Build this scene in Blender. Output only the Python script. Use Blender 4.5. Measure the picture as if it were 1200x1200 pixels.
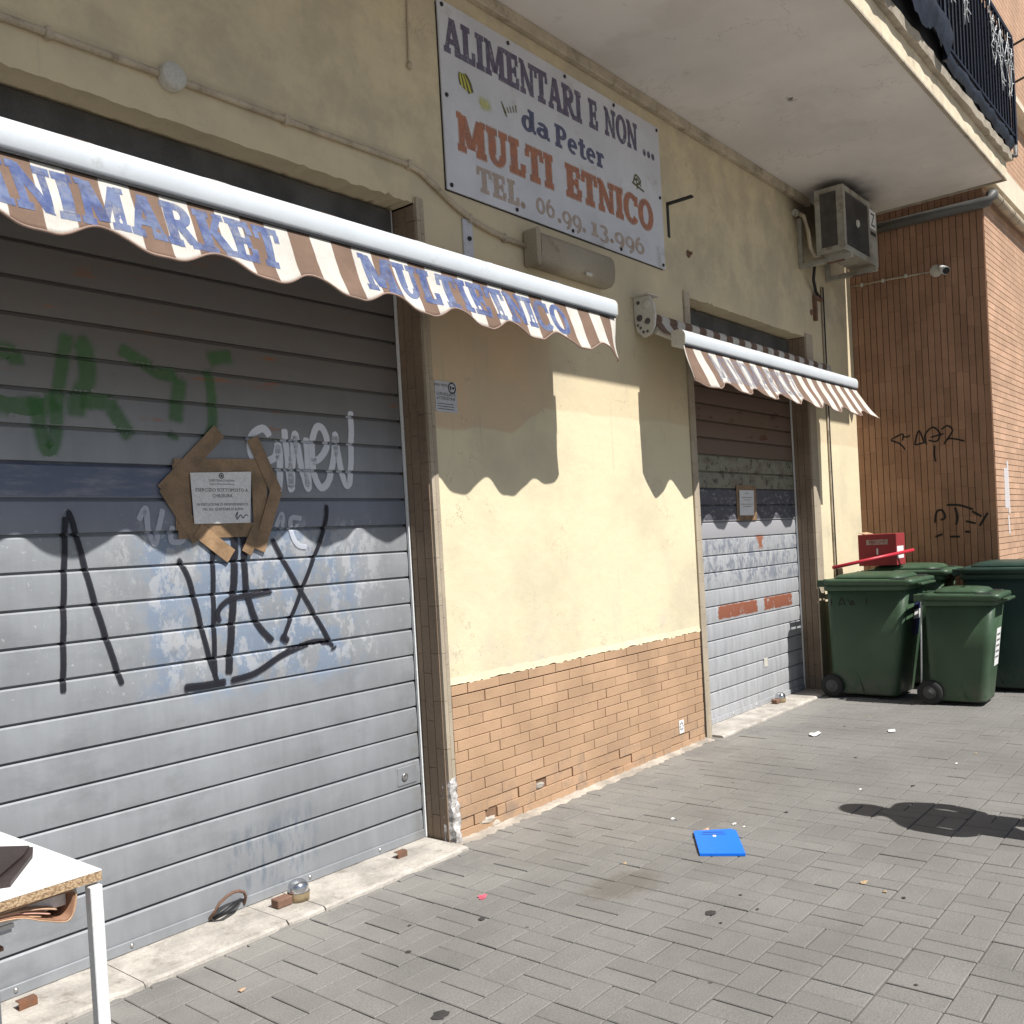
import bpy, math, random
from mathutils import Vector, Matrix
random.seed(11)
SC = bpy.context.scene
for o in list(bpy.data.objects): bpy.data.objects.remove(o)
COL = SC.collection
rad = math.radians

# ------------------------------------------------------------ camera, sky, sun, exposure
CAM = Vector((0.0, -3.25822, 1.48))
def camera_axes(yaw, pitch, roll):
    cy, sy, cp, sp = math.cos(yaw), math.sin(yaw), math.cos(pitch), math.sin(pitch)
    f = Vector((sy*cp, cy*cp, sp)); r = Vector((cy, -sy, 0)); u = r.cross(f)
    c, s = math.cos(roll), math.sin(roll)
    return r*c+u*s, u*c-r*s, f
CR, CU, CF = camera_axes(rad(50.2644), rad(-0.96683), rad(-3.20374))
cam = bpy.data.cameras.new('camera'); cam.sensor_width = 36; cam.sensor_fit = 'HORIZONTAL'
cam.lens = 36*1093.674/1200; cam.shift_y = 56.11/1200; cam.clip_start = .05; cam.clip_end = 2000
co = bpy.data.objects.new('camera', cam); COL.objects.link(co)
co.matrix_world = Matrix(((CR.x, CU.x, -CF.x, CAM.x), (CR.y, CU.y, -CF.y, CAM.y), (CR.z, CU.z, -CF.z, CAM.z), (0, 0, 0, 1)))
SC.camera = co
SUN = Vector((.05, -1, 1.35)).normalized()
world = bpy.data.worlds.new('World'); SC.world = world; world.use_nodes = True
wn = world.node_tree; wn.nodes.clear()
sky = wn.nodes.new('ShaderNodeTexSky'); sky.sky_type = 'NISHITA'; sky.sun_disc = False
sky.sun_elevation = math.asin(SUN.z); sky.sun_rotation = math.atan2(SUN.x, SUN.y)
bg = wn.nodes.new('ShaderNodeBackground'); bg.inputs[1].default_value = .05
wo = wn.nodes.new('ShaderNodeOutputWorld'); wn.links.new(sky.outputs[0], bg.inputs[0]); wn.links.new(bg.outputs[0], wo.inputs[0])
sl = bpy.data.lights.new('sun', 'SUN'); sl.energy = 5.0; sl.angle = rad(.53); sl.color = (1, .965, .91)
so = bpy.data.objects.new('sun', sl); COL.objects.link(so); so.location = (2, -12, 16)
so.rotation_euler = SUN.to_track_quat('Z', 'Y').to_euler()
SC.view_settings.view_transform = 'Standard'; SC.view_settings.look = 'None'
SC.view_settings.exposure = .34; SC.view_settings.gamma = 1; SC.view_settings.use_curve_mapping = False

# ------------------------------------------------------------ node helper
class NT:
    def __init__(s, name):
        s.m = bpy.data.materials.new(name); s.m.use_nodes = True; s.t = s.m.node_tree; s.t.nodes.clear()
        s.out = s.n('ShaderNodeOutputMaterial'); s.b = s.n('ShaderNodeBsdfPrincipled'); s.l(s.b.outputs[0], s.out.inputs[0])
    def n(s, k): return s.t.nodes.new(k)
    def l(s, a, b): s.t.links.new(a, b)
    def put(s, sock, v):
        if hasattr(v, 'is_output'): s.l(v, sock)
        elif isinstance(v, (tuple, list)) and sock.type == 'RGBA': sock.default_value = (*v[:3], 1)
        else: sock.default_value = v
    def pos(s): return s.n('ShaderNodeNewGeometry').outputs['Position']
    def objc(s): return s.n('ShaderNodeTexCoord').outputs['Object']
    def rnd(s): return s.n('ShaderNodeObjectInfo').outputs['Random']
    def sep(s, v): k = s.n('ShaderNodeSeparateXYZ'); s.l(v, k.inputs[0]); return k.outputs
    def vmul(s, v, f):
        k = s.n('ShaderNodeVectorMath'); k.operation = 'MULTIPLY'; s.l(v, k.inputs[0]); k.inputs[1].default_value = f; return k.outputs[0]
    def noise(s, v, sc, det=4, rough=.55, dist=0):
        k = s.n('ShaderNodeTexNoise'); s.l(v, k.inputs['Vector']); k.inputs['Scale'].default_value = sc
        k.inputs['Detail'].default_value = det; k.inputs['Roughness'].default_value = rough; k.inputs['Distortion'].default_value = dist
        return k.outputs[0]
    def voro(s, v, sc):
        k = s.n('ShaderNodeTexVoronoi'); s.l(v, k.inputs['Vector']); k.inputs['Scale'].default_value = sc; return k.outputs[0]
    def math(s, op, a, b=0, c=0):
        k = s.n('ShaderNodeMath'); k.operation = op; s.put(k.inputs[0], a); s.put(k.inputs[1], b)
        if op in ('MULTIPLY_ADD',): s.put(k.inputs[2], c)
        return k.outputs[0]
    def mr(s, v, a, b, c=0, d=1, smooth=True):
        k = s.n('ShaderNodeMapRange'); k.interpolation_type = 'SMOOTHSTEP' if smooth else 'LINEAR'
        s.put(k.inputs[0], v); k.inputs[1].default_value = a; k.inputs[2].default_value = b
        k.inputs[3].default_value = c; k.inputs[4].default_value = d; return k.outputs[0]
    def band(s, v, a, b, sf): return s.math('MULTIPLY', s.mr(v, a-sf, a+sf), s.mr(v, b-sf, b+sf, 1, 0))
    def mul(s, *a):
        r = a[0]
        for x in a[1:]: r = s.math('MULTIPLY', r, x)
        return r
    def mix(s, f, a, b, mode='MIX'):
        k = s.n('ShaderNodeMix'); k.data_type = 'RGBA'; k.blend_type = mode
        s.put(k.inputs[0], f); s.put(k.inputs[6], a); s.put(k.inputs[7], b); return k.outputs[2]
    def bright(s, c, f):
        k = s.n('ShaderNodeVectorMath'); k.operation = 'SCALE'; s.put(k.inputs[0], c); s.put(k.inputs[3], f); return k.outputs[0]
    def bump(s, h, st, dist=.01):
        k = s.n('ShaderNodeBump'); s.l(h, k.inputs['Height']); k.inputs['Strength'].default_value = st
        k.inputs['Distance'].default_value = dist; s.l(k.outputs[0], s.b.inputs['Normal'])
    def fin(s, c, rough=.7, metal=0, spec=.4):
        s.put(s.b.inputs['Base Color'], c); s.put(s.b.inputs['Roughness'], rough); s.put(s.b.inputs['Metallic'], metal)
        s.b.inputs['Specular IOR Level'].default_value = spec; return s.m

def pbr(name, col, rough=.7, metal=0, var=.16, vs=5, fine=.08, fs=90, bump=.15, bs=140, rand=0, dirt=None, dirtamt=.0, ds=9, spec=.4, local=False):
    n = NT(name); p = n.objc() if local else n.pos()
    v = n.mr(n.noise(p, vs, 5), .3, .7, 1-var, 1+var); f = n.mr(n.noise(p, fs, 3), .3, .7, 1-fine, 1+fine)
    c = n.bright(col, n.math('MULTIPLY', v, f))
    if rand: c = n.bright(c, n.mr(n.rnd(), 0, 1, 1-rand, 1+rand, False))
    if dirt: c = n.mix(n.mr(n.noise(p, ds, 8, .68), .62-dirtamt*.3, .72), c, dirt)
    if bump: n.bump(n.noise(p, bs, 4), bump)
    return n.fin(c, rough, metal, spec)

# ------------------------------------------------------------ mesh helper
class MB:
    def __init__(s): s.v = []; s.f = []; s.smooth = []; s.a = None
    def add(s, vs, fs, sm=False):
        k = len(s.v); s.v += [tuple(v) for v in vs]; s.f += [tuple(i+k for i in f) for f in fs]; s.smooth += [sm]*len(fs); return s
    def box(s, x0, x1, y0, y1, z0, z1, c=0):
        if x0 > x1: x0, x1 = x1, x0
        if y0 > y1: y0, y1 = y1, y0
        if z0 > z1: z0, z1 = z1, z0
        if not c:
            return s.add([(x0,y0,z0),(x1,y0,z0),(x1,y1,z0),(x0,y1,z0),(x0,y0,z1),(x1,y0,z1),(x1,y1,z1),(x0,y1,z1)],
                         [(0,3,2,1),(4,5,6,7),(0,1,5,4),(1,2,6,5),(2,3,7,6),(3,0,4,7)])
        V = []; idx = {}
        for i, x in enumerate((x0, x1)):
            for j, y in enumerate((y0, y1)):
                for k, z in enumerate((z0, z1)):
                    sx, sy, sz = (c, -c)[i], (c, -c)[j], (c, -c)[k]
                    for ax, p in (('x', (x, y+sy, z+sz)), ('y', (x+sx, y, z+sz)), ('z', (x+sx, y+sy, z))):
                        idx[i, j, k, ax] = len(V); V.append(p)
        F = []
        for i in (0, 1): F.append([idx[i,0,0,'x'], idx[i,1,0,'x'], idx[i,1,1,'x'], idx[i,0,1,'x']][::1 if i else -1])
        for j in (0, 1): F.append([idx[0,j,0,'y'], idx[1,j,0,'y'], idx[1,j,1,'y'], idx[0,j,1,'y']][::-1 if j else 1])
        for k in (0, 1): F.append([idx[0,0,k,'z'], idx[1,0,k,'z'], idx[1,1,k,'z'], idx[0,1,k,'z']][::1 if k else -1])
        for i in (0, 1):
            for j in (0, 1): F.append([idx[i,j,0,'x'], idx[i,j,1,'x'], idx[i,j,1,'y'], idx[i,j,0,'y']][::1 if i == j else -1])
        for i in (0, 1):
            for k in (0, 1): F.append([idx[i,0,k,'x'], idx[i,1,k,'x'], idx[i,1,k,'z'], idx[i,0,k,'z']][::-1 if i == k else 1])
        for j in (0, 1):
            for k in (0, 1): F.append([idx[0,j,k,'y'], idx[1,j,k,'y'], idx[1,j,k,'z'], idx[0,j,k,'z']][::1 if j == k else -1])
        for i in (0, 1):
            for j in (0, 1):
                for k in (0, 1): F.append([idx[i,j,k,'x'], idx[i,j,k,'y'], idx[i,j,k,'z']][::1 if (i+j+k) % 2 else -1])
        return s.add(V, F)
    def tube(s, path, r, n=10, cap=True):
        path = [Vector(p) for p in path]; V = []; F = []; up = Vector((.13, .21, 1)).normalized()
        for i, p in enumerate(path):
            d = (path[min(i+1, len(path)-1)]-path[max(i-1, 0)]).normalized()
            a = d.cross(up)
            if a.length < .05: a = d.cross(Vector((1, 0, 0)))
            a.normalize(); b = d.cross(a)
            rr = r[i] if isinstance(r, (list, tuple)) else r
            for k in range(n):
                t = 2*math.pi*k/n; V.append(p+a*math.cos(t)*rr+b*math.sin(t)*rr)
        for i in range(len(path)-1):
            for k in range(n): F.append((i*n+k, i*n+(k+1) % n, (i+1)*n+(k+1) % n, (i+1)*n+k))
        s.add(V, F, True)
        if cap:
            k = len(s.v)-len(V); s.f += [tuple(k+i for i in range(n))[::-1], tuple(k+(len(path)-1)*n+i for i in range(n))]; s.smooth += [False]*2
        return s
    def loft(s, secs, sm=True, cap=True):
        n = len(secs[0]); V = [p for q in secs for p in q]; F = []
        for i in range(len(secs)-1):
            for k in range(n): F.append((i*n+k, i*n+(k+1) % n, (i+1)*n+(k+1) % n, (i+1)*n+k))
        k = len(s.v); s.add(V, F, sm)
        if cap: s.f += [tuple(k+i for i in range(n))[::-1], tuple(k+(len(secs)-1)*n+i for i in range(n))]; s.smooth += [False]*2
        return s
    def lathe(s, prof, c, axis='z', n=20, sm=True):
        V = []; F = []
        for (r, h) in prof:
            for k in range(n):
                t = 2*math.pi*k/n; a, b = r*math.cos(t), r*math.sin(t)
                V.append({'z': (c[0]+a, c[1]+b, c[2]+h), 'x': (c[0]+h, c[1]+a, c[2]+b), 'y': (c[0]+a, c[1]+h, c[2]+b)}[axis])
        for i in range(len(prof)-1):
            for k in range(n): F.append((i*n+k, i*n+(k+1) % n, (i+1)*n+(k+1) % n, (i+1)*n+k))
        return s.add(V, F, sm)
    def poly(s, pts, th=None, nrm=None):
        n = len(pts)
        if th is None: return s.add(pts, [tuple(range(n))])
        d = Vector(nrm)*th; q = [Vector(p)+d for p in pts]
        return s.add([*pts, *q], [tuple(range(n)), tuple(range(2*n-1, n-1, -1))]+[(i, n+i, n+(i+1) % n, (i+1) % n) for i in range(n)])

WO = {}
def mesh(mb, off=(0, 0, 0), name='m'):
    me = bpy.data.meshes.new(name); ox, oy, oz = off
    me.from_pydata([(v[0]-ox, v[1]-oy, v[2]-oz) for v in mb.v], [], mb.f)
    if any(mb.smooth): me.polygons.foreach_set('use_smooth', mb.smooth)
    if mb.a is not None:
        at = me.attributes.new('fade', 'FLOAT', 'POINT'); at.data.foreach_set('value', mb.a)
    me.update(); return me
def obj(name, mb, m, parent=None, local=False, off=(0, 0, 0), me=None):
    w = WO.get(parent.name, Vector()) if parent else Vector()
    if local: w = Vector(off)
    me = me or mesh(mb, w, name)
    if m and not me.materials: me.materials.append(m)
    o = bpy.data.objects.new(name, me); COL.objects.link(o)
    if parent: o.parent = parent
    WO[o.name] = w if parent else Vector(); return o
def tag(o, label=None, cat=None, group=None, kind=None):
    if label: o['label'] = label
    if cat: o['category'] = cat
    if group: o['group'] = group
    if kind: o['kind'] = kind
    return o
def thing(name, label, cat, loc=(0, 0, 0), rz=0, group=None):
    o = bpy.data.objects.new(name, None); COL.objects.link(o); o.location = loc; o.rotation_euler = (0, 0, rz)
    o.empty_display_size = .1; WO[o.name] = Vector(loc); return tag(o, label, cat, group)
def piece(name, me, loc, parent, scale=(1, 1, 1), rot=(0, 0, 0)):
    o = bpy.data.objects.new(name, me); COL.objects.link(o); o.parent = parent
    o.location = Vector(loc)-WO.get(parent.name, Vector()); o.scale = scale; o.rotation_euler = rot; return o
def one(name, mb, m, label, cat, group=None, base=None):
    """a thing that is one mesh, origin at its base"""
    xs = [v[0] for v in mb.v]; ys = [v[1] for v in mb.v]; zs = [v[2] for v in mb.v]
    b = base or ((min(xs)+max(xs))/2, (min(ys)+max(ys))/2, min(zs))
    me = mesh(mb, b, name); me.materials.append(m)
    o = bpy.data.objects.new(name, me); COL.objects.link(o); o.location = b; WO[o.name] = Vector(b); return tag(o, label, cat, group)

# ------------------------------------------------------------ materials
def m_plaster():
    n = NT('cream_plaster'); p = n.pos(); x, y, z = n.sep(p)
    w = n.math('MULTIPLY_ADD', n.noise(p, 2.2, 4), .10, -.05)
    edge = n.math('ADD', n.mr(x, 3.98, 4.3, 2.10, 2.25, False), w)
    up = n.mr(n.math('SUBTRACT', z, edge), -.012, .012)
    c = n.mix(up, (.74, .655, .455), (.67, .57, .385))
    c = n.mix(n.mul(up, n.band(x, 3.3, 4.37, .02), n.mr(z, 2.95, 3.05, 1, 0)), c, (.66, .50, .33))  # warm glow beneath the long awning, painted into the plaster colour
    c = n.mix(n.mr(n.noise(p, 1.1, 5, .6), .42, .68, 0, .55), c, (.50, .44, .33))
    hi = n.mr(z, 3.05, 3.5, 0, .5); c = n.mix(n.mul(hi, n.mr(n.noise(p, 3, 6, .7), .35, .65)), c, (.36, .31, .24))
    st = n.noise(n.vmul(p, (9, 9, .7)), 1.6, 6, .65)
    c = n.mix(n.mr(st, .58, .75, 0, .4), c, (.38, .34, .27))
    low = n.mr(z, .78, 1.5, 1, 0)
    scr = n.mr(n.noise(n.vmul(p, (1, 1, 1.6)), 26, 6, .75, 1.5), .60, .68)
    c = n.mix(n.mul(low, scr, .75), c, (.30, .28, .25))
    c = n.mix(n.mul(low, n.mr(n.noise(p, 4, 5, .6), .5, .7), .35), c, (.50, .48, .45))
    sp = n.mr(n.noise(p, 42, 2, .4), .76, .79); c = n.mix(n.math('MULTIPLY', sp, .6), c, (.16, .13, .1))
    rg = n.math('ABSOLUTE', n.math('SUBTRACT', n.noise(p, 1.7, 7, .62, .4), .5)); c = n.mix(n.mul(n.mr(rg, .0, .0035, 1, 0), n.mr(n.noise(p, 1.3, 2), .52, .6), .55), c, (.25, .21, .16))
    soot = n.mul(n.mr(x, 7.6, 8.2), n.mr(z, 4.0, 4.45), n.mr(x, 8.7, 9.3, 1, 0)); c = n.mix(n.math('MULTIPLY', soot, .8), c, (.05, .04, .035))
    h = n.math('ADD', n.noise(p, 14, 6, .6), n.math('MULTIPLY', n.noise(p, 190, 3), .25)); n.bump(h, .35, .012)
    return n.fin(c, .88, 0, .25)
def m_soffit():
    n = NT('soffit_paint'); p = n.pos(); x, y, z = n.sep(p)
    c = n.bright((.74, .70, .66), n.mr(n.noise(p, 1.3, 5), .3, .7, .9, 1.06))
    c = n.mix(n.mr(n.noise(p, 7, 7, .7), .62, .75, 0, .2), c, (.35, .32, .29))
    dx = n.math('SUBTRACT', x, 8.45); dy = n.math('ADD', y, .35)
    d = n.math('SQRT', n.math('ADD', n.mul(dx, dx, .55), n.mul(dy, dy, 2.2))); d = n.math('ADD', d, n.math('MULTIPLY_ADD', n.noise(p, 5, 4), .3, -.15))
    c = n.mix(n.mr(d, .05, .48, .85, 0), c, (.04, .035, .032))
    c = n.mix(n.mul(n.mr(n.noise(p, .9, 6, .6), .56, .60), .14), c, (.42, .37, .30))
    rg = n.math('ABSOLUTE', n.math('SUBTRACT', n.noise(p, 1.1, 7, .62, .4), .5)); c = n.mix(n.mul(n.mr(rg, 0, .003, 1, 0), n.mr(n.noise(p, .8, 2), .5, .6), .5), c, (.3, .27, .24))
    c = n.mix(n.mul(n.mr(n.math('ABSOLUTE', n.math('ADD', y, .72)), 0, .05, 1, 0), n.mr(n.math('ABSOLUTE', n.math('SUBTRACT', x, 6.35)), 0, .06, 1, 0), n.mr(n.noise(p, 30, 5), .5, .55)), c, (.08, .07, .06))
    n.bump(n.noise(p, 18, 6), .25, .01); return n.fin(c, .9, 0, .2)
def m_shutter1():
    n = NT('grey_shutter_paint'); p = n.pos(); x, y, z = n.sep(p)
    st = n.noise(n.vmul(p, (4, 1, .7)), 4, 6, .62, .6)
    c = n.bright((.270, .284, .304), n.mr(st, .3, .7, .94, 1.05))
    c = n.bright(c, n.mr(n.noise(p, 2.3, 4), .3, .7, .9, 1.08))
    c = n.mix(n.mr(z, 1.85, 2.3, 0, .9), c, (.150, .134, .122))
    wob = n.math('MULTIPLY_ADD', n.noise(p, 12, 4), .12, -.06); xw = n.math('ADD', x, wob); zw = n.math('ADD', z, wob)
    pat = n.mr(n.noise(n.vmul(p, (1, 1, .7)), 7, 6, .68), .42, .56)
    c = n.mix(n.mul(n.band(xw, 1.86, 2.95, .06), n.band(zw, .92, 1.62, .05), pat, .8), c, (.20, .26, .36))
    c = n.mix(n.mul(n.band(z, 1.744, 1.873, .003), n.mr(xw, 2.0, 2.35, 1, .25), n.mr(n.noise(n.vmul(p, (.5, 1, 2.2)), 11, 7, .72), .45, .70, .8, .3)), c, (.08, .10, .18))
    c = n.mix(n.mul(n.band(z, 1.607, 1.744, .003), .45), c, (.12, .14, .22))
    peel = n.mul(n.band(zw, .95, 1.7, .05), n.mr(n.noise(p, 34, 7, .8), .62, .66)); c = n.mix(n.math('MULTIPLY', peel, .6), c, (.66, .67, .68))
    c = n.mix(n.mul(n.band(xw, 1.75, 3.1, .08), n.band(zw, .98, 1.62, .05), n.mr(n.noise(n.vmul(p, (1.3, 1, .8)), 10, 7, .74), .50, .57), .6), c, (.46, .47, .49))
    lowm = n.mul(n.band(xw, 2.18, 2.62, .05), n.band(zw, .08, .34, .04), n.mr(n.noise(n.vmul(p, (3, 1, .7)), 9, 6, .7), .46, .60))
    c = n.mix(n.math('MULTIPLY', lowm, .75), c, (.15, .18, .22))
    c = n.mix(n.mul(n.mr(xw, 3.20, 3.27), n.mr(z, 1.1, .95), n.mr(n.noise(p, 9, 6, .7), .45, .55), .6), c, (.22, .22, .22))
    rust = n.mul(n.mr(n.noise(n.vmul(p, (1.4, 1, 7)), 2.6, 6, .65), .61, .74), n.mr(z, 1.9, 2.05)); c = n.mix(n.math('MULTIPLY', rust, .8), c, (.30, .11, .035))
    blk = n.mul(n.mr(n.noise(n.vmul(p, (.8, 1, 1.3)), 17, 7, .75), .655, .70), n.mr(z, 1.9, 2.1)); c = n.mix(n.math('MULTIPLY', blk, .75), c, (.03, .03, .03))
    sc = n.mul(n.mr(n.noise(n.vmul(p, (2, 1, .6)), 22, 6, .8), .66, .74), .22); c = n.mix(sc, c, (.20, .21, .24))
    c = n.mix(n.mul(n.mr(n.noise(n.vmul(p, (.7, 1, 1.2)), 3.4, 8, .72), .54, .68), .35), c, (.17, .18, .19))
    c = n.mix(n.mul(n.mr(n.noise(n.vmul(p, (.5, 1, 3)), 45, 4, .7), .70, .74), n.mr(z, 1.75, 1.5), .5), c, (.52, .54, .56))
    n.bump(n.noise(n.vmul(p, (.6, 1, 1)), 4, 4), .22, .03); return n.fin(c, n.mr(n.noise(p, 6, 5), .3, .7, .42, .62), .12, .45)
def m_shutter2():
    n = NT('peeling_shutter_paint'); p = n.pos(); x, y, z = n.sep(p)
    c = n.bright((.40, .41, .43), n.mr(n.noise(n.vmul(p, (6, 1, .8)), 4, 6, .65), .3, .7, .86, 1.1))
    g = n.mr(n.noise(n.vmul(p, (1.2, 1, .7)), 15, 7, .72, .8), .50, .56)
    c = n.mix(n.mul(n.band(z, 1.06, 1.45, .05), g, .75), c, (.17, .19, .24))
    c = n.mix(n.mr(z, 1.442, 1.446), c, (.36, .36, .38)); c = n.mix(n.mr(z, 1.575, 1.579), c, (.095, .095, .115))
    c = n.mix(n.mul(n.band(z, 1.44, 1.83, .02), n.mr(n.noise(n.vmul(p, (1, 1, 2)), 16, 7, .75), .54, .60), .7), c, (.36, .36, .38))
    c = n.mix(n.mr(z, 1.828, 1.832), c, (.25, .245, .19))
    c = n.mix(n.mul(n.band(z, 1.83, 2.09, .01), n.mr(n.noise(p, 12, 7, .74), .53, .60)), c, (.06, .055, .045)); c = n.mix(n.mul(n.band(z, 1.83, 2.09, .01), n.mr(n.noise(n.vmul(p, (1, 1, 2)), 5, 6, .7), .48, .6), .6), c, (.17, .12, .095))
    c = n.mix(n.mr(z, 2.088, 2.092), c, (.165, .115, .09))
    c = n.mix(n.mul(n.mr(z, 2.09, 2.2), n.mr(n.noise(n.vmul(p, (1, 1, 3)), 3.2, 5, .6), .62, .66), .8), c, (.10, .03, .02))
    wob = n.math('MULTIPLY_ADD', n.noise(p, 16, 5, .7), .16, -.08); xw = n.math('ADD', x, wob)
    rm = n.mul(n.band(n.math('ADD', z, n.math('MULTIPLY', wob, .25)), .800, .905, .006), n.math('MAXIMUM', n.band(xw, 6.60, 7.30, .01), n.band(xw, 7.44, 8.0, .01)), n.mr(n.noise(p, 14, 7, .75), .36, .41))
    c = n.mix(rm, c, (.27, .10, .06))
    dot = n.mul(n.band(z, 1.33, 1.44, .02), n.band(xw, 7.36, 7.46, .02)); c = n.mix(dot, c, (.30, .12, .07))
    c = n.mix(n.mul(n.mr(z, .55, .1), n.mr(n.noise(n.vmul(p, (5, 1, .6)), 5, 6, .7), .56, .66), .5), c, (.22, .21, .20))
    n.bump(n.noise(p, 45, 6, .7), .2, .006); return n.fin(c, .55, .1, .4)
def m_fabric(ph):
    n = NT('striped_awning_cloth'); p = n.pos(); x, y, z = n.sep(p)
    fr = n.math('FRACT', n.math('MULTIPLY', n.math('ADD', x, 20*.2055-ph), 1/.2055))
    wv = n.math('MULTIPLY_ADD', n.noise(p, 20, 2), .02, -.01); fr = n.math('ADD', fr, wv)
    s = n.mul(n.mr(fr, .0, .02), n.mr(fr, .50, .52, 1, 0))
    c = n.mix(s, (.70, .67, .62), (.245, .165, .125))
    c = n.bright(c, n.mr(n.noise(p, 9, 5), .3, .7, .88, 1.06)); c = n.bright(c, n.mr(n.noise(n.vmul(p, (1, 1, .1)), 260, 2), .3, .7, .94, 1.05))
    n.bump(n.noise(p, 420, 2), .1, .002)
    n.fin(c, .85, 0, .2)
    tr = n.n('ShaderNodeBsdfTranslucent'); n.l(c, tr.inputs[0]); mx = n.n('ShaderNodeMixShader'); mx.inputs[0].default_value = .22; n.l(n.b.outputs[0], mx.inputs[1]); n.l(tr.outputs[0], mx.inputs[2]); n.l(mx.outputs[0], n.out.inputs[0]); return n.m
def m_fade(name, col, noise_scale=60, lo=.35, hi=.5, rough=.6, body=1.0):
    n = NT(name); p = n.pos(); a = n.n('ShaderNodeAttribute'); a.attribute_name = 'fade'
    k = n.math('ADD', a.outputs['Fac'], n.math('MULTIPLY_ADD', n.noise(p, noise_scale, 5, .7), .5, -.25))
    al = n.math('MULTIPLY', n.mr(k, lo, hi), body)
    n.l(al, n.b.inputs['Alpha']); return n.fin(col, rough, 0, .3)
def m_ink(name, col, col2, al=.9):
    n = NT(name); p = n.objc(); c = n.mix(n.mr(n.noise(p, 14, 5, .7), .35, .65), col, col2)
    n.l(n.mr(n.noise(p, 15, 6, .75), .30, .58, al*.45, al), n.b.inputs['Alpha']); return n.fin(c, .7, 0, .3)
def m_paver():
    n = NT('concrete_paver'); p = n.pos(); x, y, z = n.sep(p)
    c = n.bright((.205, .199, .188), n.mr(n.rnd(), 0, 1, .94, 1.06, False))
    c = n.bright(c, n.mr(n.noise(p, 1.4, 7, .66), .3, .7, .86, 1.10)); c = n.bright(c, n.mr(n.noise(p, 160, 3, .6), .3, .7, .82, 1.16))
    wall = n.mr(y, -.75, -.12); c = n.mix(n.mul(wall, n.mr(n.noise(p, 3, 5), .35, .6), .4), c, (.33, .315, .29))
    c = n.mix(n.mr(n.noise(p, 5, 8, .7), .60, .72, 0, .25), c, (.13, .12, .11))
    c = n.mix(n.mr(n.noise(p, 38, 6, .75), .66, .70, 0, .35), c, (.09, .085, .08))
    dx = n.math('SUBTRACT', x, 3.32); dy = n.math('ADD', y, 1.02); d = n.math('SQRT', n.math('ADD', n.mul(dx, dx), n.mul(dy, dy, 3.2)))
    d = n.math('ADD', d, n.math('MULTIPLY_ADD', n.noise(p, 9, 6, .7), .5, -.25)); c = n.mix(n.mr(d, .10, .3, .6, 0), c, (.125, .11, .09))
    gum = n.mr(n.voro(p, 3.3), .022, .034, 1, 0); c = n.mix(n.mul(gum, .75), c, (.05, .047, .045))
    n.bump(n.math('ADD', n.noise(p, 220, 3), n.math('MULTIPLY', n.noise(p, 25, 3), .6)), .3, .004); return n.fin(c, .85, 0, .3)
def m_brick(name, col, rand=.14, dark=(.2, .13, .09)):
    n = NT(name); p = n.pos(); r = n.rnd()
    c = n.mix(n.mr(r, 0, 1, 0, 1, False), tuple(v*(1-rand) for v in col), tuple(v*(1+rand) for v in col))
    c = n.bright(c, n.mr(n.noise(p, 3, 5), .3, .7, .88, 1.1)); c = n.bright(c, n.mr(n.noise(p, 130, 3), .3, .7, .9, 1.08))
    c = n.mix(n.mr(n.noise(n.vmul(p, (1, 1, 1.4)), 11, 7, .7), .58, .72, 0, .5), c, dark)
    zz = n.sep(p)[2]; c = n.mix(n.mul(n.mr(zz, .45, .0), n.mr(n.noise(p, 6, 8, .72), .46, .64), .6), c, (.20, .165, .14))
    n.bump(n.noise(p, 160, 4), .2, .004); return n.fin(c, .72, 0, .35)
def m_bin(name, col):
    n = NT(name); p = n.pos(); c = n.bright(col, n.mr(n.noise(p, 3, 5), .3, .7, .85, 1.15))
    c = n.mix(n.mr(n.noise(n.vmul(p, (9, 9, .6)), 2.2, 6, .7), .55, .75, 0, .4), c, tuple(v*.5+.05 for v in col))
    c = n.mix(n.mr(n.noise(n.vmul(p, (1, 1, 1.5)), 28, 7, .8, 1.2), .66, .72, 0, .5), c, (.15, .17, .14))
    c = n.mix(n.mul(n.mr(n.sep(p)[2], .3, .0), n.mr(n.noise(p, 7, 6, .7), .4, .6), .55), c, (.13, .12, .10))
    n.bump(n.noise(p, 6, 4), .12, .02); return n.fin(c, n.mr(n.noise(p, 12, 5), .3, .7, .38, .6), 0, .4)
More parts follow.
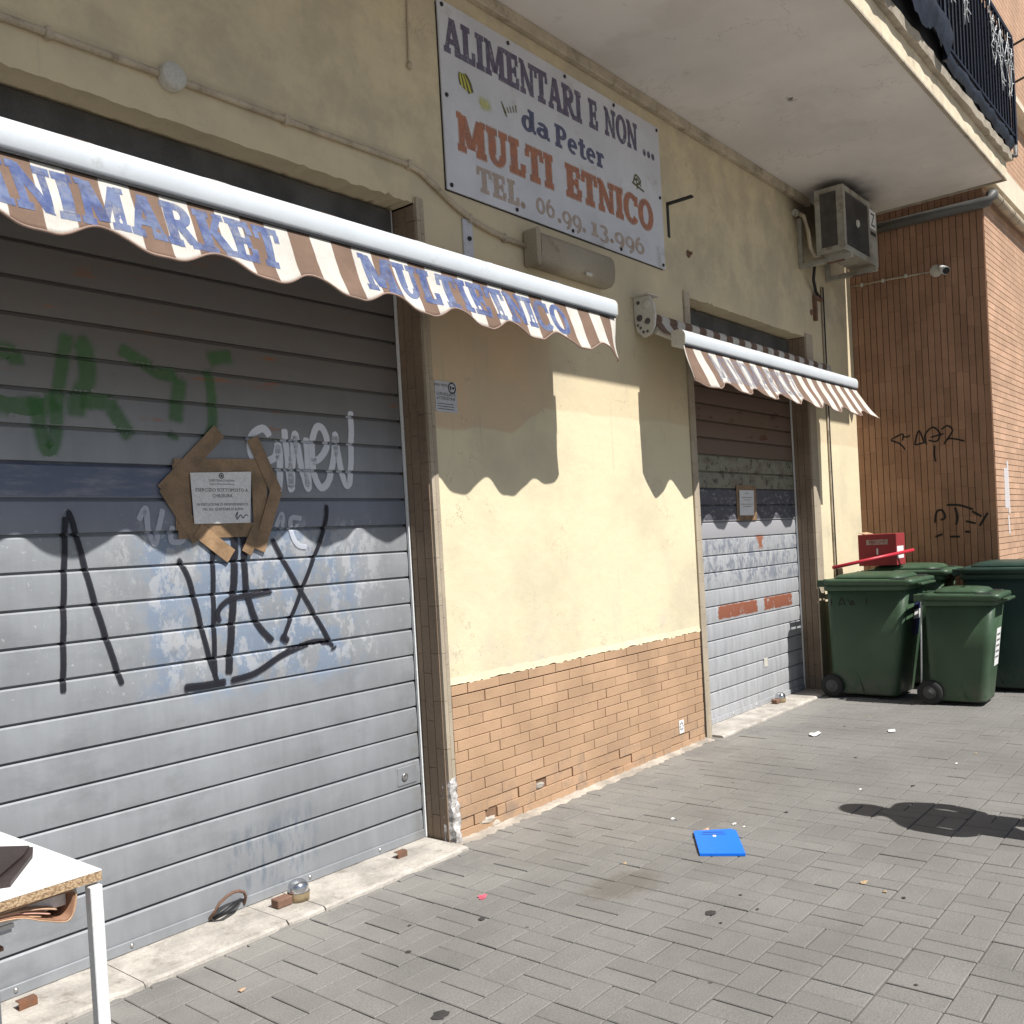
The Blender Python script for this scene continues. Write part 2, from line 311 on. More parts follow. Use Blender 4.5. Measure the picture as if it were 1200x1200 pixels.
MT = dict(
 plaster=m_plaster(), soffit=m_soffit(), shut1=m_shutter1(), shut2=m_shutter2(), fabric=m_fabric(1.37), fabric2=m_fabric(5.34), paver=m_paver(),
 brick=m_brick('tan_base_brick', (.47, .305, .19), .07, (.33, .22, .15)), tile=m_brick('brown_clay_tile', (.32, .18, .11), .10, (.17, .09, .055)), facebrick=m_brick('salmon_face_brick', (.52, .33, .22), .10, (.36, .21, .14)),
 jamb=m_brick('brown_jamb_tile', (.25, .185, .13), .07, (.10, .07, .05)), jamblight=m_brick('pale_jamb_edge', (.40, .34, .26), .06, (.25, .2, .15)),
 mortar=pbr('dark_mortar', (.10, .06, .04), .95), mortarm=pbr('brown_mortar', (.20, .12, .075), .95), mortarl=pbr('pale_mortar', (.40, .36, .31), .95, var=.3, bump=.5, bs=60), bed=pbr('joint_sand', (.13, .122, .11), .95),
 asphalt=pbr('asphalt', (.05, .05, .052), .9, var=.2), opp=pbr('pale_grey_render', (.30, .29, .275), .9, var=.15, vs=.5),
 ground=pbr('far_paving', (.23, .222, .21), .9, var=.15, vs=1, dirt=(.15, .14, .13), dirtamt=.1),
 marble=pbr('worn_travertine', (.44, .41, .37), .7, var=.2, vs=7, dirt=(.26, .23, .20), dirtamt=.35, ds=13, bump=.4, bs=50),
 alu=pbr('white_aluminium', (.74, .79, .84), .34, .2, var=.04, fine=.01, bump=0, spec=.5, dirt=(.56, .57, .57), dirtamt=.12, ds=6), cap=pbr('cream_plastic', (.55, .53, .47), .5, var=.08, dirt=(.25, .22, .18), dirtamt=.1),
 sign=pbr('sign_sheet', (.60, .61, .66), .4, var=.1, vs=2, fine=.02, bump=.05, bs=3, dirt=(.40, .38, .36), dirtamt=.22, ds=2.5),
 purple=m_ink('faded_purple_ink', (.12, .10, .165), (.17, .15, .22), .93), slate=m_ink('slate_blue_ink', (.10, .11, .20), (.13, .14, .22), .97), orange=m_ink('faded_orange_ink', (.47, .20, .12), (.42, .19, .13), .93), halo=m_ink('pale_pink_halo', (.70, .52, .44), (.66, .52, .46), .6), tan=m_ink('faded_tan_ink', (.46, .36, .29), (.52, .43, .38), .85), blue=m_ink('valance_blue_ink', (.065, .095, .24), (.16, .20, .33), .92), paleblue=m_ink('washed_out_blue_ink', (.19, .20, .27), (.28, .28, .33), .5),
 yellow=m_ink('yellow_print', (.60, .58, .14), (.68, .68, .3), .9), olive=m_ink('olive_print', (.16, .16, .05), (.25, .25, .1), .95), darkp=pbr('dark_print', (.04, .04, .045), .7, var=.2),
 black=pbr('black_paint', (.018, .018, .02), .5), steel=pbr('dull_steel', (.42, .42, .42), .38, .8, dirt=(.2, .13, .08), dirtamt=.2), chrome=pbr('chrome', (.62, .63, .66), .18, .95, var=.05, bump=.04), rust=pbr('rusty_iron', (.20, .12, .085), .8, .3, dirt=(.3, .12, .05), dirtamt=.4), brass=pbr('dirty_brass', (.40, .32, .2), .5, .6, dirt=(.2, .15, .1), dirtamt=.3),
 green=m_bin('bin_green_plastic', (.046, .086, .048)), darkgreen=m_bin('bin_dark_green_plastic', (.024, .054, .042)), rubber=pbr('rubber', (.022, .022, .023), .75), hub=pbr('grey_hub', (.07, .07, .072), .6),
 white=pbr('white_paper', (.74, .74, .74), .75, var=.05, bump=0), whitelam=pbr('white_laminate', (.80, .81, .82), .35, var=.03, fine=.01, bump=0, dirt=(.5, .49, .47), dirtamt=.05, ds=20), whitemetal=pbr('white_enamel', (.74, .76, .77), .4, var=.04, bump=0, dirt=(.4, .38, .35), dirtamt=.08),
 tape=pbr('brown_packing_tape', (.27, .175, .10), .34, var=.22, vs=14, bump=.5, bs=22, rand=.16), chip=None, leather=pbr('dark_brown_leather', (.045, .032, .03), .5, var=.2, bump=.2, bs=200), card=pbr('tan_card', (.52, .34, .22), .7, var=.15), pinkcard=pbr('pink_card', (.56, .33, .26), .7, var=.1), cardd=pbr('brown_card', (.28, .15, .09), .7, var=.12), redcard=pbr('red_carton', (.30, .035, .04), .6, var=.1, bump=.05), redpaint=pbr('red_paint', (.50, .03, .05), .35, var=.05), bluepl=pbr('blue_polypropylene', (.004, .185, .90), .4, var=.03, fine=.01, bump=.03), 
 beige=pbr('smooth_beige_plastic', (.36, .31, .235), .5, var=.06, bump=.03, dirt=(.22, .18, .13), dirtamt=.12, ds=4), conduit=pbr('grimy_cream_conduit', (.46, .39, .29), .6, dirt=(.2, .16, .11), dirtamt=.4, ds=6), acm=pbr('dirty_ac_casing', (.36, .345, .30), .55, dirt=(.20, .17, .13), dirtamt=.55, ds=8), acdark=pbr('ac_grille_dark', (.075, .07, .066), .6, var=.3), fascia=pbr('cream_fascia', (.66, .57, .42), .85, var=.12, dirt=(.4, .33, .25), dirtamt=.25), stone=pbr('weathered_slab_edge', (.40, .35, .28), .85, dirt=(.2, .17, .13), dirtamt=.4), iron=pbr('dark_blue_iron', (.012, .015, .03), .45), tarp=pbr('dark_tarpaulin', (.014, .017, .027), .5, var=.4, vs=6, bump=.6, bs=25), screen=pbr('black_screen_cloth', (.008, .008, .010), .9), beam=pbr('cream_beam', (.66, .59, .46), .8, var=.06), gpipe=pbr('grey_pipe', (.11, .11, .105), .5), lens=pbr('lens_black', (.01, .01, .01), .15, bump=0), woodb=pbr('brown_wood', (.16, .08, .05), .6), skin=pbr('skin', (.45, .27, .2), .6), shirt=pbr('grey_shirt', (.2, .21, .24), .85), cloth=pbr('dark_trousers', (.03, .035, .06), .85), hair=pbr('dark_hair', (.03, .02, .015), .6), pink=pbr('pink_wrapper', (.55, .10, .15), .5, var=.4, vs=60), bluelab=pbr('navy_label', (.03, .035, .10), .5), plaque=pbr('grey_notice', (.52, .53, .58), .6, var=.06, bump=0), rough=pbr('broken_render', (.52, .50, .49), .95, var=.4, vs=25, bump=.8, bs=45, dirt=(.2, .18, .17), dirtamt=.5, ds=16), cavity=pbr('cavity_dark', (.02, .015, .012), .95), leaf=pbr('dry_leaf', (.45, .33, .2), .8), gum=pbr('trodden_gum', (.045, .043, .042), .8))
def m_chip():
    n = NT('raw_chipboard'); p = n.pos(); q = n.vmul(p, (1, 1, 1.6))
    c = n.mix(n.mr(n.noise(q, 170, 4, .7), .35, .65), (.22, .13, .07), (.58, .43, .27)); c = n.mix(n.mr(n.noise(q, 90, 3, .7), .62, .68), c, (.09, .06, .04))
    n.bump(n.noise(q, 220, 3), .6, .004); return n.fin(c, .9)
MT['chip'] = m_chip()

# ------------------------------------------------------------ lettering: slab-serif glyphs made of strips
def seg(p, q, n): return [(p[0]+(q[0]-p[0])*i/n, p[1]+(q[1]-p[1])*i/n) for i in range(n+1)]
def R(x0, y0, x1, y1):
    if (x1-x0) > (y1-y0): n = max(1, int((x1-x0)/.14)); return list(zip(seg((x0, y0), (x1, y0), n), seg((x0, y1), (x1, y1), n)))
    n = max(1, int((y1-y0)/.14)); return list(zip(seg((x1, y0), (x1, y1), n), seg((x0, y0), (x0, y1), n)))
def D(x0, y0, x1, y1, w):
    n = max(1, int(abs(y1-y0)/.14)); a = seg((x0, y0), (x1, y1), n); return [((x+w/2, y), (x-w/2, y)) for x, y in a]
def A(cx, cy, rx, ry, a0, a1, w, wy=None):
    wy = wy or w*.62; n = max(6, int(abs(a1-a0)/15)); o = []
    for i in range(n+1):
        t = rad(a0+(a1-a0)*i/n); c, s = math.cos(t), math.sin(t); o.append(((cx+rx*c, cy+ry*s), (cx+(rx-w)*c, cy+(ry-wy)*s)))
    return o
S_, T_ = .13, .24
GL = {
 'A': (.86, [D(.16, S_, .43, 1, .15), D(.70, S_, .45, 1, .25), R(.24, .28, .62, .40), R(0, 0, .34, S_), R(.52, 0, .88, S_)]),
 'L': (.70, [R(.10, S_, .34, 1-S_), R(0, 1-S_, .46, 1), R(0, 0, .68, S_), R(.53, S_, .68, .36)]),
 'I': (.44, [R(.10, S_, .34, 1-S_), R(0, 1-S_, .44, 1), R(0, 0, .44, S_)]),
 'M': (1.10, [R(.10, S_, .25, .9), R(.78, S_, 1.02, .9), D(.22, 1, .53, .12, .24), D(.86, 1, .55, .12, .14), R(0, 0, .34, S_), R(.70, 0, 1.12, S_), R(0, .9, .2, 1), R(.9, .9, 1.12, 1)]),
 'E': (.76, [R(.10, S_, .34, 1-S_), R(0, 1-S_, .70, 1), R(.34, .44, .54, .56), R(.50, .34, .60, .66), R(0, 0, .74, S_), R(.58, S_, .74, .34), R(.56, .68, .70, 1-S_)]),
 'N': (.88, [R(.10, S_, .24, .88), R(.64, .08, .78, 1-S_), D(.14, 1, .70, 0, .22), R(0, 0, .34, S_), R(.54, 1-S_, .90, 1), R(0, .88, .2, 1)]),
 'T': (.76, [R(.26, S_, .50, 1-S_), R(0, 1-S_, .76, 1), R(0, .66, .12, 1-S_), R(.64, .66, .76, 1-S_), R(.14, 0, .62, S_)]),
 'R': (.84, [R(.10, S_, .34, 1-S_), R(0, 1-S_, .44, 1), A(.42, .73, .34, .27, -90, 90, .22), R(.3, .46, .46, .60), R(0, 0, .42, S_), D(.44, .48, .70, .06, .24), R(.62, 0, .88, S_)]),
 'O': (.84, [A(.42, .5, .42, .52, 0, 360, .22)]),
 'C': (.80, [A(.42, .5, .42, .52, 48, 322, .22), R(.62, .62, .76, .98)]),
 'U': (.86, [R(.10, .3, .34, 1-S_), R(.60, .3, .74, 1-S_), A(.42, .32, .32, .33, 180, 360, .2), R(0, 1-S_, .44, 1), R(.50, 1-S_, .86, 1)]),
 'K': (.84, [R(.10, S_, .34, 1-S_), R(0, 1-S_, .44, 1), R(0, 0, .44, S_), D(.40, .46, .70, .95, .16), D(.46, .55, .74, .06, .24), R(.56, 1-S_, .84, 1), R(.62, 0, .9, S_)]),
 'P': (.80, [R(.10, S_, .34, 1-S_), R(0, 1-S_, .44, 1), A(.42, .70, .36, .30, -90, 90, .22), R(.3, .40, .46, .54), R(0, 0, .46, S_)]),
 'd': (.74, [A(.30, .33, .30, .35, 0, 360, .2), R(.44, .05, .66, 1), R(.34, .88, .5, 1), R(.6, 0, .76, S_)]),
 'a': (.70, [A(.30, .22, .30, .23, 0, 360, .19), R(.40, .05, .62, .50), A(.32, .46, .30, .22, 0, 150, .2), R(.55, 0, .72, S_)]),
 'e': (.66, [A(.32, .33, .32, .35, 0, 310, .2), R(.14, .30, .62, .40)]),
 't': (.52, [R(.14, .12, .36, .9), R(0, .56, .50, .69), A(.36, .16, .22, .17, 180, 340, .2)]),
 'r': (.56, [R(.10, S_, .32, .68), R(0, .56, .22, .68), R(0, 0, .44, S_), A(.40, .42, .20, .27, 20, 170, .16)]),
 '.': (.30, [A(.13, .11, .13, .13, 0, 360, .129, .129)]), ' ': (.36, []),
 '0': (.80, [A(.38, .42, .38, .44, 0, 360, .2)]),
 '6': (.76, [A(.37, .33, .37, .35, 0, 360, .2), A(.48, .42, .48, .60, 100, 180, .2)]),
 '9': (.76, [A(.37, .45, .37, .35, 0, 360, .2), A(.26, .36, .48, .60, 280, 360, .2)]),
 '1': (.52, [R(.14, S_, .38, .8), R(.02, .66, .2, .78), R(0, 0, .52, S_)]),
 '3': (.70, [A(.32, .58, .30, .26, -90, 150, .19), A(.32, .12, .35, .30, -160, 90, .2)]),
}
def text_strips(txt, track=.06):
    x = 0; out = []
    for ch in txt:
        w, st = GL[ch]; out.append((ch, [[((a[0]+x, a[1]), (b[0]+x, b[1])) for a, b in s] for s in st])); x += w+track
    return out, x-track
def glyph_mesh(strips, fn, grow=0):
    mb = MB()
    for k, s in enumerate(strips):
        V = []
        for (a, b) in s:
            if grow:
                d = Vector((a[0]-b[0], a[1]-b[1])); d = d.normalized()*grow if d.length > 1e-6 else d; a = (a[0]+d.x, a[1]+d.y); b = (b[0]-d.x, b[1]-d.y)
            V.append(fn(a[0], a[1], k)); V.append(fn(b[0], b[1], k))
        mb.add(V, [(2*i, 2*i+1, 2*i+3, 2*i+2) for i in range(len(s)-1)])
    return mb
def font_text(body, size, fn, align='CENTER'):
    cu = bpy.data.curves.new('t', 'FONT'); cu.body = body; cu.size = size; cu.align_x = align; cu.resolution_u = 3
    to = bpy.data.objects.new('t', cu); COL.objects.link(to); bpy.context.view_layer.update()
    me = bpy.data.meshes.new_from_object(to.evaluated_get(bpy.context.evaluated_depsgraph_get()))
    mb = MB(); mb.add([fn(v.co.x, v.co.y) for v in me.vertices], [tuple(p.vertices) for p in me.polygons])
    bpy.data.objects.remove(to); bpy.data.curves.remove(cu); bpy.data.meshes.remove(me); return mb

# ------------------------------------------------------------ painted strokes (spray paint films)
def catmull(pts, n=8):
    P = [pts[0]]+list(pts)+[pts[-1]]; o = []
    for i in range(1, len(P)-2):
        a, b, c, d = [Vector(P[j]) for j in (i-1, i, i+1, i+2)]
        for k in range(n):
            t = k/n; o.append(.5*((2*b)+(c-a)*t+(2*a-5*b+4*c-d)*t*t+(3*b-a-3*c+d)*t**3))
    o.append(Vector(P[-2])); return o
def strokes(lists, width, fn, skip=None, curve=True, soft=.5, step=.0025, tip=.02):
    mb = MB(); mb.a = []
    for k, pts in enumerate(lists):
        w = width
        if isinstance(pts, tuple): pts, w = pts
        pl = catmull(pts) if curve and len(pts) > 2 else [Vector(p) for p in pts]
        q = [pl[0]]
        for p in pl[1:]:
            d = (p-q[-1]).length; m = max(1, int(d/step)); b = q[-1]; q += [b+(p-b)*(i+1)/m for i in range(m)]
        n = len(q); base = len(mb.v); C_ = []; cs = ((-1-soft, 0), (-.75, 1), (-.25, 1), (.25, 1), (.75, 1), (1+soft, 0)); m = len(cs)
        for i, p in enumerate(q):
            d = q[min(i+2, n-1)]-q[max(i-2, 0)]; d = d.normalized() if d.length > 1e-6 else Vector((1, 0)); nr = Vector((-d.y, d.x))
            e = min(1, (i+.3)*step/tip, (n-i-.7)*step/tip)
            for s_, al in cs:
                c = p+nr*s_*w/2; C_.append(c); mb.v.append(fn(c.x, c.y, k)); mb.a.append(al*e)
        for i in range(n-1):
            for j in range(m-1):
                a = i*m+j
                if skip and any(skip(C_[t].y) for t in (a, a+1, a+m, a+m+1)): continue
                mb.f.append((base+a, base+a+1, base+a+m+1, base+a+m)); mb.smooth.append(False)
    return mb

# ============================================================ GROUND
tag(obj('ground', MB().add([(-300, -300, -.035), (300, -300, -.035), (300, 300, -.035), (-300, 300, -.035)], [(0, 1, 2, 3)]), MT['ground']), kind='structure')
pav = tag(obj('pavement', MB().box(-2.4, 12.2, -7.0, .14, -.030, -.0065), MT['bed']), kind='structure')
PX, PY, PX0, PY0 = .198, .2055, 2.923, -2.212
def proj(P):
    d = Vector(P)-CAM; z = d.dot(CF)
    if z < .1: return None
    return 600+1093.674*d.dot(CR)/z, 656.11-1093.674*d.dot(CU)/z, z
cand = []
for i in range(-26, 47):
    for j in range(-12, 24):
        x0 = PX0+i*PX; y1 = PY0-j*PY; y0 = y1-PY
        for k in (0, 1):
            if (i+j) % 2: c = (x0+PX/2, y1-PY*(.25+.5*k)); lx, ly = PX, PY/2
            else: c = (x0+PX*(.25+.5*k), y1-PY/2); lx, ly = PX/2, PY
            if c[1] > .06 or c[1] < -6.9: continue
            c = (c[0]+random.uniform(-.0012, .0012), c[1]+random.uniform(-.0012, .0012)); p = proj((*c, 0)); vis = 0
            if p and -15 < p[0] < 1215 and p[1] < 1215:
                vis = 1/p[2]**3
                if c[0] < 3.3 and c[1] > -.1: vis = 0
                if c[0] > 7.85: vis = 0
            cand.append((vis, c, lx-.004, ly-.004, (i+j) % 2))
cand.sort(key=lambda t: -t[0])
def paver_mesh(lx, ly):
    mb = MB(); a, b = lx/2, ly/2; c = .003; h = .0025
    mb.add([(-a, -b, -.03), (a, -b, -.03), (a, b, -.03), (-a, b, -.03), (-a, -b, -h), (a, -b, -h), (a, b, -h), (-a, b, -h),
            (-a+c, -b+c, 0), (a-c, -b+c, 0), (a-c, b-c, 0), (-a+c, b-c, 0)],
           [(0, 1, 5, 4), (1, 2, 6, 5), (2, 3, 7, 6), (3, 0, 4, 7), (4, 5, 9, 8), (5, 6, 10, 9), (6, 7, 11, 10), (7, 4, 8, 11), (8, 9, 10, 11)]); return mb
pm = []
for (lx, ly) in ((PX/2-.004, PY-.004), (PX-.004, PY/2-.004)):
    me = mesh(paver_mesh(lx, ly), name='paver'); me.materials.append(MT['paver']); pm.append(me)
field = MB()
for n_, (vis, c, lx, ly, o_) in enumerate(cand):
    dz = random.gauss(0, .0008); rx, ry = random.gauss(0, .004), random.gauss(0, .004)
    if n_ < 300: piece('paver', pm[o_], (*c, dz), pav, rot=(rx, ry, random.gauss(0, .004)))
    else:
        t = paver_mesh(lx, ly); field.add([(v[0]+c[0], v[1]+c[1], v[2]+dz+v[0]*-ry+v[1]*rx) for v in t.v], t.f)
tag(obj('paver_field', field, MT['paver'], pav), kind='stuff')

# ============================================================ SHOP BUILDING
SOF, LIN, SH = 4.45, 3.185, .17
B = thing('apartment_building', 'cream plastered apartment building with two roller shuttered shops under a balcony', 'building', (4, .2, 0))
wall = MB()
def quadx(x0, x1, z0, z1, y=0, nx=1):
    for i in range(nx):
        a = x0+(x1-x0)*i/nx; b = x0+(x1-x0)*(i+1)/nx; wall.add([(a, y, z0), (b, y, z0), (b, y, z1), (a, y, z1)], [(0, 1, 2, 3)])
O1 = (-.62, 3.31); O2 = (6.07, 8.17)
quadx(-3, O1[0], -.02, LIN+.05); quadx(3.372, 5.98, .788, LIN+.05); quadx(3.31, 3.372, LIN, LIN+.05); quadx(5.98, O2[0], LIN, LIN+.05); quadx(O2[1], 8.335, LIN, LIN+.05); quadx(8.335, 9.40, -.02, LIN+.05)
quadx(-3, 9.40, LIN+.05, SOF+.1); quadx(-3, 9.40, SOF+.15, 9.29)
for (a, b) in (O1, O2):     # chipped lintel edges: front lip, soffit of the opening
    n = int((b-a)/.03); top = []; ed = []; bk = []
    for i in range(n+1):
        x = a+(b-a)*i/n; j = random.uniform(-.004, .004)-(random.random() < .10)*random.uniform(-.018, .004)
        top.append((x, 0, LIN+.05)); ed.append((x, .002+abs(j)*.6, LIN+j)); bk.append((x, .42, LIN+.006))
    wall.add(top+ed+bk, [(n+1+i, n+2+i, i+1, i) for i in range(n)]+[(2*n+2+i, 2*n+3+i, n+2+i, n+1+i) for i in range(n)])
wall.add([(-3, 0, -.02), (-3, .5, -.02), (-3, .5, 9.5), (-3, 0, 9.5)], [(0, 1, 2, 3)])
wall.add([(3.372, 0, .788), (5.98, 0, .788), (5.98, .03, .788), (3.372, .03, .788)], [(0, 1, 2, 3)])
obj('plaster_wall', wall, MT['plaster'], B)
obj('back_wall', MB().box(-3, 9.4, .42, .5, 0, LIN+.3).box(O1[1]+.03, O2[0]-.0, .25, .41, 0, LIN).box(O2[1]+.03, 9.38, .25, .41, 0, LIN), MT['cavity'], B)
obj('sky_blocking_wing', MB().box(-34, -3.002, 0, 11, -.03, 19), MT['opp'], B)  # unseen wing, added to block sky light from the left
obj('upper_storeys', MB().box(-3, 9.4, .03, 11, 9.3, 19), MT['opp'], B)
# tan brick dado between the shops
bb = obj('brick_base', MB().box(3.372, 5.965, .004, .24, -.02, .788), MT['mortarm'], B)
br = []
for L in (.2455,):
    me = mesh(MB().box(-L/2, L/2, -.008, .012, -.0258, .0258, .0018), name='brick'); me.materials.append(MT['brick']); br.append(me)
pitch = .0566; nb = 0
for r_ in range(14):
    zt = .785-r_*pitch; z = zt-pitch/2; off = (.125 if r_ % 2 else 0)+random.uniform(-.03, .03)-.13
    x = 3.374-.25+off % .25
    while x < 5.965:
        a, b = max(x, 3.376), min(x+.25, 5.963)
        if b-a > .02:
            cx = (a+b)/2; hole = (r_ >= 12 and 3.50 < cx < 3.75) or (r_ == 11 and abs(cx-4.07) < .10)
            brk = r_ >= 11 and random.random() < .22
            if hole and r_ in (11, 12):
                gx = 3.625 if r_ == 12 else 4.06
                for a2, b2, tl in ((a, min(b, gx-.045), .0), (max(a, gx+.05), b, -.05)):
                    if b2-a2 > .03: piece('brick', br[0], ((a2+b2)/2, .0, z), bb, ((b2-a2-.0045)/.2455, 1, 1), (0, tl*random.random(), random.gauss(0, .02)))
            else:
                piece('brick', br[0], (cx, random.uniform(-.0015, .0015)+(.006 if brk else 0), z), bb, ((b-a-.0035)/.2455, 1, 1.03 if r_ else .93), (0, random.gauss(0, .002)+(random.gauss(0, .03) if brk else 0), random.gauss(0, .003)))
        x += .25
lp = MB(); rr = random.Random(14); V = []; n = 120
for i in range(n+1):
    x = 3.374+(5.975-3.374)*i/n; b = .790-rr.uniform(0, .010)-(.012 if rr.random() < .12 else 0); V += [(x, -.0002, .822+rr.uniform(-.004, .004)), (x, -.0055-rr.uniform(0, .0015), b+.008), (x, -.0085, b), (x, .004, b-.001)]
lp.add(V, [(i*4+k, i*4+k+1, (i+1)*4+k+1, (i+1)*4+k) for i in range(n) for k in range(3)])
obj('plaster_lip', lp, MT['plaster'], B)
# broken spots: dark cavity and pale lumps of mortar
def lump(c, s, seed):
    rnd = random.Random(seed); mb = MB(); nu, nv = 8, 6; V = []
    for i in range(nv+1):
        for k in range(nu):
            t = math.pi*i/nv; ph = 2*math.pi*k/nu; q = rnd.uniform(.7, 1.15)
            V.append((c[0]+s[0]*q*math.sin(t)*math.cos(ph), c[1]+s[1]*q*math.sin(t)*math.sin(ph), c[2]+s[2]*q*math.cos(t)))
    mb.add(V, [(i*nu+k, i*nu+(k+1) % nu, (i+1)*nu+(k+1) % nu, (i+1)*nu+k) for i in range(nv) for k in range(nu)]); return mb
for k, (c, s) in enumerate((((3.60, .004, .048), (.07, .02, .018)), ((4.05, .0, .125), (.055, .012, .018)), ((3.66, .0, .022), (.05, .015, .016)))):
    obj('mortar_lump', lump(c, s, k), MT['mortarl'], bb)
# jambs faced with narrow clay tiles
def jamb(xr, sign, xf0, xf1, name):
    """reveal plane at x = xr facing sign, front strip xf0..xf1"""
    lo, hi = min(xr, xf0, xf1)-.0, max(xr, xf0, xf1)
    core = obj('jamb', MB().box(lo+.008 if sign < 0 else lo-.0, hi if sign < 0 else hi-.008, .008, .26, -.02, LIN-.004), MT['mortar'], B)
    me = mesh(MB().box(-.004, .010, -.0268, .0268, -.1185, .1185, .001), name='tile'); me.materials.append(MT['jamb'])
    me2 = mesh(MB().box(-.014, .014, -.010, .012, -.1185, .1185, .001), name='tile'); me2.materials.append(MT['jamblight'])
    for cidx in range(4):
        y = .030+cidx*.0565; z = .12-(cidx % 2)*.10
        while z-.117 < LIN:
            a, b = max(z-.117, .0), min(z+.117, LIN-.006)
            if b-a > .02: piece('tile', me, (xr-sign*.004, y, (a+b)/2), core, (-sign, 1, (b-a)/.234), (0, 0, random.gauss(0, .006)))
            z += .2385
    w = (xf1-xf0)/2
    for cidx in range(2):
        x = xf0+w*(cidx+.5); z = .12-cidx*.06
        while z-.117 < LIN+.03:
            a, b = max(z-.117, .32 if name == 'one' else .0), min(z+.117, LIN+.03)
            if b-a > .02: piece('tile', me2, (x, -.004+cidx*.003, (a+b)/2), core, ((w-.004)/.028, 1, (b-a)/.234), (0, 0, random.gauss(0, .006)))
            z += .2385
    return core
j1 = jamb(3.312, -1, 3.316, 3.374, 'one'); j2 = jamb(6.07, 1, 5.98, 6.066, 'two'); j3 = jamb(8.172, -1, 8.176, 8.335, 'three')
rl = MB(); rr_ = random.Random(5); V = []
for i in range(15):
    z = -.01+.34*i/14; k = .02*(1-i/14)
    V += [(3.318+rr_.uniform(-.008, .004)-k*.3, .03, z), (3.326+rr_.uniform(-.006, .006), -.012-k+rr_.uniform(-.006, .006), z), (3.35+rr_.uniform(-.006, .006), -.016-k+rr_.uniform(-.007, .007), z), (3.374+rr_.uniform(-.004, .006), -.010-k*.8+rr_.uniform(-.006, .005), z), (3.378, .02, z)]
rl.add(V, [(i*5+k, i*5+k+1, (i+1)*5+k+1, (i+1)*5+k) for i in range(14) for k in range(4)])
obj('broken_render', rl, MT['rough'], j1)
# thresholds of worn travertine
def threshold(x0, x1, front, cuts):
    xs = [x0]+cuts+[x1]; rr = random.Random(3)
    for a, b in zip(xs, xs[1:]):
        mb = MB(); n = max(4, int((b-a)/.035)); V = []
        for i in range(n+1):
            x = a+.002+(b-a-.004)*i/n; e = rr.uniform(-.004, .004)-(rr.random() < .12)*.012; h = .018+rr.uniform(-.001, .001)
            V += [(x, .3, h), (x, front+.012-e, h), (x, front-e, h-.007+e*.3), (x, front-.004-e*.5, -.02)]
        mb.add(V, [(i*4+k, i*4+k+1, (i+1)*4+k+1, (i+1)*4+k) for i in range(n) for k in range(3)]+[tuple(range(4))[::-1], tuple(n*4+k for k in range(4))])
        obj('threshold', mb, MT['marble'], B)
threshold(O1[0], 3.30, -.135, [.4, 1.62, 2.24, 2.42]); threshold(O2[0]+.0, 8.30, -.095, [7.05])
strip = MB(); rr = random.Random(9); V = []; n = 90
for i in range(n+1):
    x = 3.32+(6.0-3.32)*i/n; V += [(x, .01, .012+rr.uniform(0, .012)), (x, -.014-rr.uniform(0, .02), .006+rr.uniform(0, .004)), (x, -.05-rr.uniform(0, .035), .0005)]
strip.add(V, [(i*3+k, i*3+k+1, i*3+k+4, i*3+k+3) for i in range(n) for k in range(2)])
obj('mortar_strip', strip, MT['mortarl'], B)
# balcony
fx = 9.27
slab = MB().box(-3, fx, -1.46, .02, SOF, 4.60); obj('balcony_slab', slab, MT['fascia'], B)
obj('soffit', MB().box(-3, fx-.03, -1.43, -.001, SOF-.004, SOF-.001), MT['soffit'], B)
obj('drip_edge', MB().box(-3, fx, -1.462, -1.445, SOF-.016, SOF-.0005).box(fx-.016, fx+.002, -1.444, -.002, SOF-.016, SOF-.0005), MT['stone'], B)
lip = MB(); rr = random.Random(4); n = 110; V = []
for i in range(n+1):
    x = -3+(fx+.03+3)*i/n; e = rr.uniform(-.012, .004); V += [(x, 0, 4.602), (x, -1.505+e, 4.602+rr.uniform(-.01, .004)), (x, -1.515+e, 4.652), (x, 0, 4.655)]
lip.add(V, [(i*4+k, i*4+k+1, (i+1)*4+k+1, (i+1)*4+k) for i in range(n) for k in range(3)]+[tuple(n*4+k for k in range(4))])
obj('slab_edging', lip, MT['stone'], B)
rail = obj('railing', MB().box(2.2, fx, -1.555, -1.525, 5.63, 5.665, .004).box(2.2, fx, -1.55, -1.53, 4.78, 4.80, .003).box(fx-.035, fx+.0, -1.56, -1.525, 4.72, 5.63, .004).box(7.05, 7.085, -1.56, -1.525, 4.66, 5.63, .004).box(5, 5.035, -1.56, -1.525, 4.66, 5.63, .004), MT['iron'], B)
me = mesh(MB().box(-.007, .007, -.007, .007, 0, .83, .001), name='bar'); me.materials.append(MT['iron'])
x = 2.3
while x < fx-.05: piece('bar', me, (x, -1.54, 4.80), rail); x += .1
obj('screen_cloth', MB().box(2.2, fx-.02, -1.508, -1.503, 4.656, 5.62), MT['screen'], rail)
tp = MB(); n = 60; V = []; rr = random.Random(8)
for i in range(n+1):
    x = 4.2+(7.06-4.2)*i/n; b = 4.70+.035*math.sin(i*.5)+rr.uniform(-.012, .012); w = .012*math.sin(i*1.7)
    for k in range(7):
        t = k/6; V.append((x, -1.568-w*math.sin(t*3)-.02*math.sin(t*math.pi)+rr.uniform(-.004, .004), 4.95-(4.95-b)*t))
tp.add(V, [(i*7+k, i*7+k+1, (i+1)*7+k+1, (i+1)*7+k) for i in range(n) for k in range(6)], True)
tag(obj('tarpaulin', tp, MT['tarp'], rail), 'crumpled dark tarpaulin draped over the lower railing')
tp = MB(); n = 40; V = []
